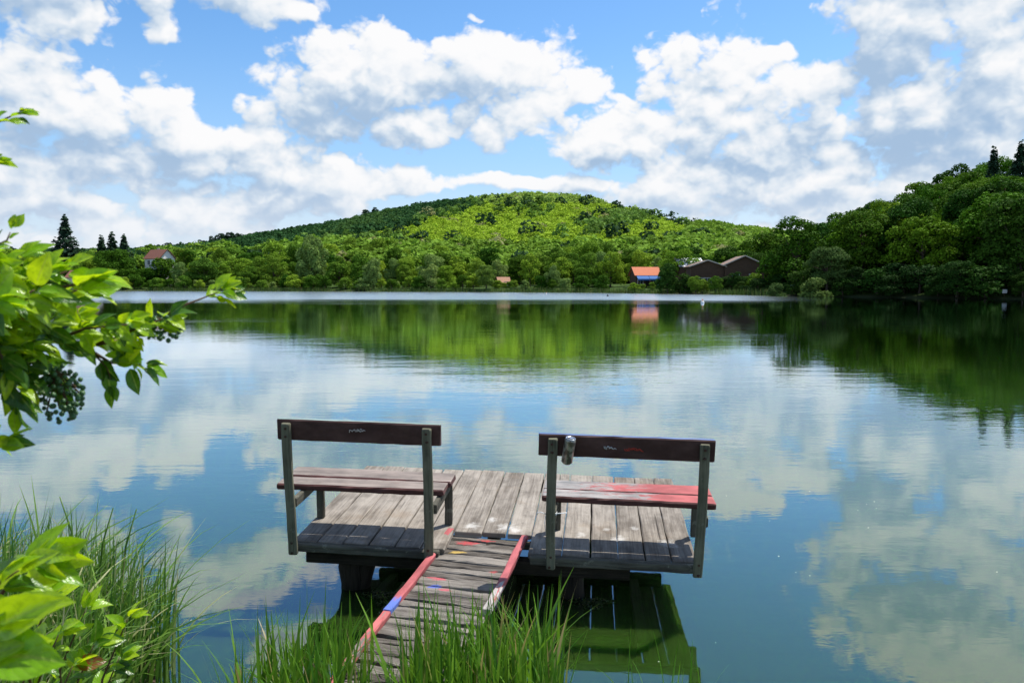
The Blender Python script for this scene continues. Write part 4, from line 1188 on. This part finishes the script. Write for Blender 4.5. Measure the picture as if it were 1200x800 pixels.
# white string round the right bench's left post
st = deck_thing('string', (.378, -.075, .285)); tag(st, 'white string knotted round the left post of the right bench', 'string')
b = MB(); w2, d2 = .0315, .021
loop = [(-w2, -d2, 0), (w2, -d2, .003), (w2, d2, .004), (-w2, d2, .001), (-w2, -d2, .006), (w2, -d2, .010), (w2 + .03, -d2 + .004, .012), (w2 + .06, .0, .010)]
b.tube(loop, .003, 6); b.tube([(-w2, -d2, .004), (-w2 - .03, -d2, .014), (-w2 - .055, -.01, .004), (-w2 - .05, 0, -.01)], .003, 6)
b.tube([(-w2, -d2, 0), (-w2 - .006, -d2 - .004, -.05), (-w2 + .003, -d2 - .002, -.12)], .0018, 5)
b.build('cord', M['white'], st)

# ------------------------------------------------------------------ things on the water
for px_, py_, lab, s_ in ((823, 355, 'small white float with an orange top far out on the lake', 1.0), (640, 344.5, 'tiny white float in the pale lane under the far shore', .8), (712, 347, 'tiny dark float in the pale lane left of the orange roof', .8)):
    Y = CAM_H * FPX / (py_ - 332)
    r = empty('mooring_float', (fx(px_, Y), Y, -.05 * s_)); r.scale = (s_,) * 3; tag(r, lab, 'float')
    dk = 'dark' in lab
    b = MB(); b.lathe([(.02, -.1), (.14, -.06), (.19, .05), (.17, .18), (.09, .27)], sides=16); b.build('body', M['dark_gap'] if dk else M['white'], r)
    b = MB(); b.lathe([(.09, .27), (.08, .33), (.035, .37), (.03, .5), (.0, .5)], sides=12); b.build('cap', M['dark_gap'] if dk else M['orange_tile'], r)

def floating_weed(name, cx, cy, rx, ry, n, label):
    r_ = np.random.default_rng(int(abs(cx) * 100) + n)
    a = r_.uniform(0, 6.28, n); q = np.sqrt(r_.uniform(0, 1, n)) * (0.7 + .3 * np.sin(a * 3))
    pos = np.stack([cx + np.cos(a) * q * rx, cy + np.sin(a) * q * ry, r_.uniform(.002, .025, n) * (1 - q * .6)], 1)
    nrm = unit(np.stack([r_.normal(size=n) * .5, r_.normal(size=n) * .5, np.ones(n)], 1))
    V, F = cards(pos, nrm, r_.uniform(.008, .028, n), r_, .5)
    o = link(name, np_mesh(name, V, F, [m_blade(name + '_leaf', (0.03, 0.05, 0.015), (0.07, 0.10, 0.03))], uv=np.tile([[0, 0.5]], (len(V), 1)))); tag(o, label, 'weed', kind='stuff')
floating_weed('water_weed', .50, 4.86, .17, .10, 420, 'dark weed mat floating beside the right pile')
floating_weed('water_weed', -.78, 4.95, .20, .16, 420, 'dark weed mat floating beside the left piles')
r_ = np.random.default_rng(9)
n = 60
pos = np.stack([r_.uniform(-2.5, 5, n), 4 + 7 * r_.uniform(0, 1, n) ** 1.5, np.full(n, .003)], 1)
V, F = cards(pos, np.tile([[0, 0, 1.0]], (n, 1)), r_.uniform(.006, .015, n), r_)
V[:, 2] = np.maximum(V[:, 2], .002)
o = link('floating_specks', np_mesh('floating_specks', V, F, [m_simple('pale_catkin_fluff', (0.45, 0.47, 0.40), .9, .1)])); tag(o, 'scattered pale specks of fluff floating on the water', 'specks', kind='stuff')

# ------------------------------------------------------------------ sedge on the bank
def clump(name, n, region, hr, m, label, lean=(.05, .6), w_=(.003, .0065), bias=None, droop=.25):
    x = []; y = []
    while len(x) < n:
        a = rng.uniform(region[0], region[1]); c_ = rng.uniform(region[2], region[3])
        if region[4](a, c_): x.append(a); y.append(c_)
    x, y = np.array(x), np.array(y)
    z = height(x, y) - .02
    ang = rng.uniform(0, 6.28, n)
    if bias is not None: ang = np.where(rng.uniform(size=n) < .6, bias + rng.normal(size=n) * .8, ang)
    h = rng.uniform(*hr, n) * (.75 + .35 * rng.uniform(size=n))
    le = lean[0] + (lean[1] - lean[0]) * rng.uniform(size=n) ** 2
    o = blades(name, np.stack([x, y, z], 1), h, le, ang, rng.uniform(*w_, n), m, 7, droop * rng.uniform(size=n) ** 2 * (le > .3))
    tag(o, label, 'grass', kind='stuff'); return o
clump('sedge_grass', 2100, (-3.6, -1.72, 2.4, 4.8, lambda a, c_: c_ < 4.7 - .9 * max(0, a + 2.5) and a > -.75 * c_), (.42, .82), M['sedge_dark'], 'dense dark green sedge on the left bank beside the water', lean=(.05, .95), bias=.2, w_=(.004, .011), droop=.35)
clump('sedge_grass', 620, (-.46, .22, 3.05, 3.72, lambda a, c_: True), (.34, .64), M['sedge'], 'bright green sedge tuft growing over the right side of the gangway', lean=(.02, .55), w_=(.005, .012), droop=.1)
clump('sedge_grass', 330, (-1.16, -.66, 3.0, 3.72, lambda a, c_: True), (.30, .64), M['sedge'], 'bright green sedge tuft left of the gangway', lean=(.02, .6), w_=(.005, .012), droop=.1)
clump('sedge_grass', 60, (-.66, -.40, 3.0, 3.3, lambda a, c_: True), (.32, .50), M['sedge'], 'thin sedge sprouting through the foot of the gangway', lean=(.02, .4), w_=(.003, .006), droop=.1)
clump('sedge_grass', 16, (.50, .85, 3.35, 3.55, lambda a, c_: True), (.30, .55), M['sedge'], 'few single sedge blades right of the gangway at the picture edge', lean=(.05, .5), w_=(.003, .0055), droop=.2)
# broken brown stalks between the sedge
for px_, y0, top, lab in ((75, 4.2, 572, 'broken pale reed stalk, leftmost in the left sedge'), (111, 4.1, 585, 'thick dark green reed stalk cut off in the left sedge'), (138, 4.0, 586, 'dark reed stalk with forked tip in the left sedge')):
    foot = P(px_ - 4, 700, y0); tip = P(px_ + 6, top, y0)
    gzv = gz(foot.x, foot.y)
    r = empty('reed_stalk', (foot.x, foot.y, gzv)); tag(r, lab, 'reed')
    d_ = tip - Vector((foot.x, foot.y, gzv))
    b = MB(); b.tube([(0, 0, -.05), d_ * .35 + Vector((.01, 0, 0)), d_ * .7 + Vector((.02, .01, .01)), d_ * .97 + Vector((.07 if px_ != 75 else -.05, 0, -.02))], [.007, .006, .005, .003], 8, rough=.05)
    b.build('stalk', M['sedge_dark'], r)

# ------------------------------------------------------------------ leafy bush at the left
def leaf_mesh(items, m, name, parent):
    """items: base, direction, normal hint, length, width, curl"""
    nu, nv = 5, 9
    Vs, UVs, Fs = [], [], []; base = 0
    for (p0, d, nh, L_, W_, curl) in items:
        d = d.normalized(); s = d.cross(nh).normalized(); nrm = s.cross(d).normalized()
        wav = brn.uniform(.02, .16); tw = brn.uniform(-.5, .5); phs = brn.uniform(0, 6); bendy = brn.uniform(-.12, .12)
        for j in range(nv):
            t = j / (nv - 1)
            wv = W_ * .5 * (math.sin(math.pi * min(1, t * .97 + .03) ** .85) ** .9) if 0 < j < nv - 1 else .0006
            ctr = p0 + d * (L_ * (t - .12 * curl * t * t)) - nrm * (L_ * curl * .45 * t * t) + s * (L_ * bendy * t * t)
            s_, n_ = s * math.cos(tw * t) + nrm * math.sin(tw * t), nrm * math.cos(tw * t) - s * math.sin(tw * t)
            for i in range(nu):
                u = i / (nu - 1) * 2 - 1
                q = ctr + s_ * (wv * u) + n_ * (abs(u) ** 1.3 * wv * .38 + wav * wv * abs(u) * math.sin(t * 11 + u * 2 + phs))
                Vs.append(tuple(q)); UVs.append(((u + 1) / 2, t))
        for j in range(nv - 1):
            for i in range(nu - 1):
                a = base + j * nu + i; Fs.append((a, a + 1, a + nu + 1, a + nu))
        base += nu * nv
    me = np_mesh(name, np.array(Vs), np.array(Fs), [m], uv=np.array(UVs), smooth=True)
    return link(name, me, parent)

brn = random.Random(21)
def rv(): return Vector((brn.gauss(0, 1), brn.gauss(0, 1), brn.gauss(0, 1))).normalized()
class Bush:
    def __init__(self): self.light = []; self.dark = []; self.wood = MB(); self.berries = []
    def twig(self, pts, r0, n, L, spread=.95, tip=6, W=.52, dark=.22, up=.02, start=.25, more=3.3, out=(.45, -.05, 0)):
        pts = [Vector(p) for p in pts]
        self.wood.tube(pts, [r0 * (1 - .75 * i / (len(pts) - 1)) for i in range(len(pts))], 6, rough=.05, rnd=brn)
        cum = [0]
        for a, c_ in zip(pts, pts[1:]): cum.append(cum[-1] + (c_ - a).length)
        def at(s):
            s *= cum[-1]
            for i in range(len(pts) - 1):
                if s <= cum[i + 1] or i == len(pts) - 2:
                    return pts[i].lerp(pts[i + 1], (s - cum[i]) / max(1e-6, cum[i + 1] - cum[i])), (pts[i + 1] - pts[i]).normalized()
        n = int(n * more)
        for i in range(n + tip):
            s = 1.0 if i >= n else start + (1 - start) * (i + brn.random()) / max(1, n)
            p, t = at(min(1, s))
            d = t * (1.0 if i >= n else .55) + rv() * spread + Vector((0, 0, up)) + Vector(out)
            l = L * brn.uniform(.38, .84)
            it = (p + d.normalized() * .008, d, Vector((0.1, -.75, 1.0)) + rv() * .75, l, l * W * brn.uniform(.8, 1.2), brn.uniform(.1, .9))
            (self.dark if brn.random() < dark else self.light).append(it)
    def build(self, name, foot, label):
        r = empty(name, foot); tag(r, label, 'bush')
        inv = Vector(foot)
        o = self.wood.build('branches', M['twig'], r); o.location = -inv
        for items, m in ((self.light, M['leaf']), (self.dark, M['leaf_dark'])):
            if items:
                o = leaf_mesh(items, m, 'leaves', r); o.location = -inv
        for cl in self.berries:
            bb = MB()
            for c_, rad in cl:
                bb.lathe([(rad * .2, -rad), (rad * .8, -rad * .6), (rad, 0), (rad * .8, rad * .6), (rad * .2, rad)], c_, 8)
            o = bb.build('berry_cluster', M['berry'], r); o.location = -inv
        return r

bu = Bush()
foot = (-1.05, 1.0, gz(-1.05, 1.0))
st0 = Vector(foot)
fork = P(-150, 470, 1.05)
bu.wood.tube([st0 - Vector((0, 0, .05)), st0 + Vector((.03, 0, .6)), fork], [.02, .016, .012], 8)
def br(*pts): return [P(*q) for q in pts]
j0 = fork
# main arching branch out over the water
bu.twig([j0] + br((-60, 410, 1.06), (0, 396, 1.08), (60, 398, 1.1), (110, 404, 1.12), (150, 397, 1.14)), .007, 22, .052, dark=.45)
bu.twig(br((150, 397, 1.14), (205, 362, 1.17), (256, 342, 1.19)), .003, 3, .042, tip=11, dark=.2, start=.8, spread=.75)
bu.twig(br((110, 404, 1.12), (160, 385, 1.12), (195, 372, 1.12)), .003, 9, .045, tip=4, dark=.35)
bu.twig(br((40, 345, 1.0), (80, 335, 1.0), (102, 330, 1.0)), .003, 2, .062, tip=3, dark=0, spread=.35, more=1)
bu.twig(br((100, 404, 1.12), (125, 430, 1.12), (130, 445, 1.12)), .002, 2, .045, tip=3, dark=1, spread=.4, more=1, up=-.5, out=(0, 0, -.5))
bu.twig(br((95, 404, 1.12), (130, 425, 1.12), (165, 427, 1.12)), .003, 4, .05, tip=4, dark=.3, up=0)
bu.twig(br((60, 400, 1.1), (100, 385, 1.07), (150, 380, 1.07)), .003, 9, .045, tip=5, dark=.2)
# dense upper mass
for (a, c_, dd, n_, L_) in ((10, 345, 1.0, 12, .055), (50, 320, 1.0, 11, .055), (78, 318, 1.02, 8, .05), (-10, 320, .95, 12, .055), (25, 365, 1.02, 12, .055), (70, 350, 1.05, 9, .052), (0, 385, 1.0, 12, .055), (55, 380, 1.05, 10, .05), (20, 305, 1.0, 9, .05), (90, 340, 1.0, 3, .06), (-15, 355, .9, 10, .06), (40, 340, .95, 10, .06), (90, 372, 1.1, 6, .045), (-5, 410, 1.0, 9, .05), (-15, 300, .95, 8, .05), (30, 405, 1.04, 7, .05)):
    bu.twig([j0, P(a * .4 - 70, (c_ + 420) / 2 + 10, dd), P(a * .8 - 25, c_ + 18, dd), P(a, c_, dd)], .004, n_, L_, dark=.18, start=.45, tip=5)
# lower hanging sprays with berries
for (a, c_, dd, n_) in ((30, 440, 1.05, 8), (60, 450, 1.08, 9), (20, 470, 1.0, 8), (5, 430, .98, 7)):
    bu.twig([j0, P(a * .4 - 50, 420, dd), P(a - 5, c_ - 18, dd), P(a, c_, dd)], .004, n_, .05, dark=.75, up=-.35, start=.5, tip=4)
for (cx, cy, rx, ry, dd, n_) in ((72, 462, 26, 34, 1.07, 120), (50, 440, 20, 20, 1.07, 40), (190, 385, 22, 16, 1.13, 45), (165, 380, 14, 10, 1.13, 16)):
    if cx in (72, 190): bu.berries.append([])
    for i in range(n_):
        a = brn.uniform(0, 6.28); q = math.sqrt(brn.random())
        bu.berries[-1].append((P(cx + math.cos(a) * q * rx, cy + math.sin(a) * q * ry, dd + brn.uniform(-.02, .02)), brn.uniform(.0022, .0042)))
    for i in range(n_ // 5):
        a = brn.uniform(0, 6.28); q = math.sqrt(brn.random())
        bu.wood.tube([P(cx - 6, cy - ry * .8, dd), P(cx + math.cos(a) * q * rx, cy + math.sin(a) * q * ry, dd)], .0008, 4, cap=False)
bu.twig(br((-40, 510, .95), (-15, 520, .95), (0, 522, .95)), .003, 2, .05, tip=3, dark=.2, up=-.1)
bu.wood.tube([j0, P(-80, 490, .98), P(-40, 510, .95)], .004, 6)
# sprigs at the upper left
bu.wood.tube([j0, P(-110, 300, 1.0), P(-60, 190, 1.0), P(-20, 150, 1.0)], [.008, .006, .004, .003], 6)
bu.twig(br((-20, 150, 1.0), (5, 140, 1.0), (20, 133, 1.0)), .002, 2, .034, tip=5, dark=.1, spread=.6)
bu.twig(br((-60, 190, 1.0), (-30, 195, 1.0), (-8, 192, 1.0)), .002, 2, .04, tip=2, dark=.1, spread=.4)
bu.twig(br((-75, 320, 1.0), (-20, 295, 1.0), (8, 282, 1.0), (12, 272, 1.0)), .0025, 3, .03, tip=3, dark=.1, spread=.5, up=.6)
bu.build('leafy_bush', foot, 'leafy bush with glossy yellow green leaves reaching in from the left')

b2 = Bush()
foot2 = (-1.0, 1.25, gz(-1.0, 1.25)); s0 = Vector(foot2)
h0 = P(-60, 760, 1.0)
b2.wood.tube([s0 - Vector((0, 0, .05)), (s0 + h0) / 2 + Vector((0, .03, .05)), h0], [.012, .010, .007], 8)
for (a, c_, dd, n_, L_, dk) in ((48, 652, .95, 3, .068, 0), (22, 668, .92, 3, .07, 0), (-5, 690, .88, 4, .068, .1), (-20, 735, .70, 1, .085, 0), (-30, 770, .68, 2, .085, .1), (30, 700, 1.0, 3, .06, .2)):
    b2.twig([h0, P(a - 60, c_ + 60, dd), P(a - 22, c_ + 14, dd), P(a, c_, dd)], .0035, n_, L_ * 1.2, dark=dk, start=.7, tip=3, spread=.6, more=1)
b2.build('leafy_sapling', foot2, 'sapling with large blurred bright leaves at the lower left corner')
b3 = Bush()
foot3 = (-1.15, 2.0, gz(-1.15, 2.0)); s0 = Vector(foot3)
for (a, c_, dd, n_, L_, dk) in ((100, 715, 1.75, 6, .075, .2), (150, 725, 1.85, 5, .075, .1), (70, 740, 1.7, 7, .075, .4), (110, 755, 1.75, 7, .075, .5), (60, 700, 1.7, 5, .075, .2), (140, 770, 1.85, 6, .07, .6), (40, 770, 1.6, 6, .075, .5), (85, 780, 1.7, 6, .075, .6)):
    b3.twig([s0, P(a - 30, c_ + 70, dd), P(a - 8, c_ + 18, dd), P(a, c_, dd)], .004, n_, L_, dark=dk, start=.5, tip=4, spread=.8)
b3.build('young_shrub', foot3, 'young shrub with pointed green leaves in front of the left sedge')
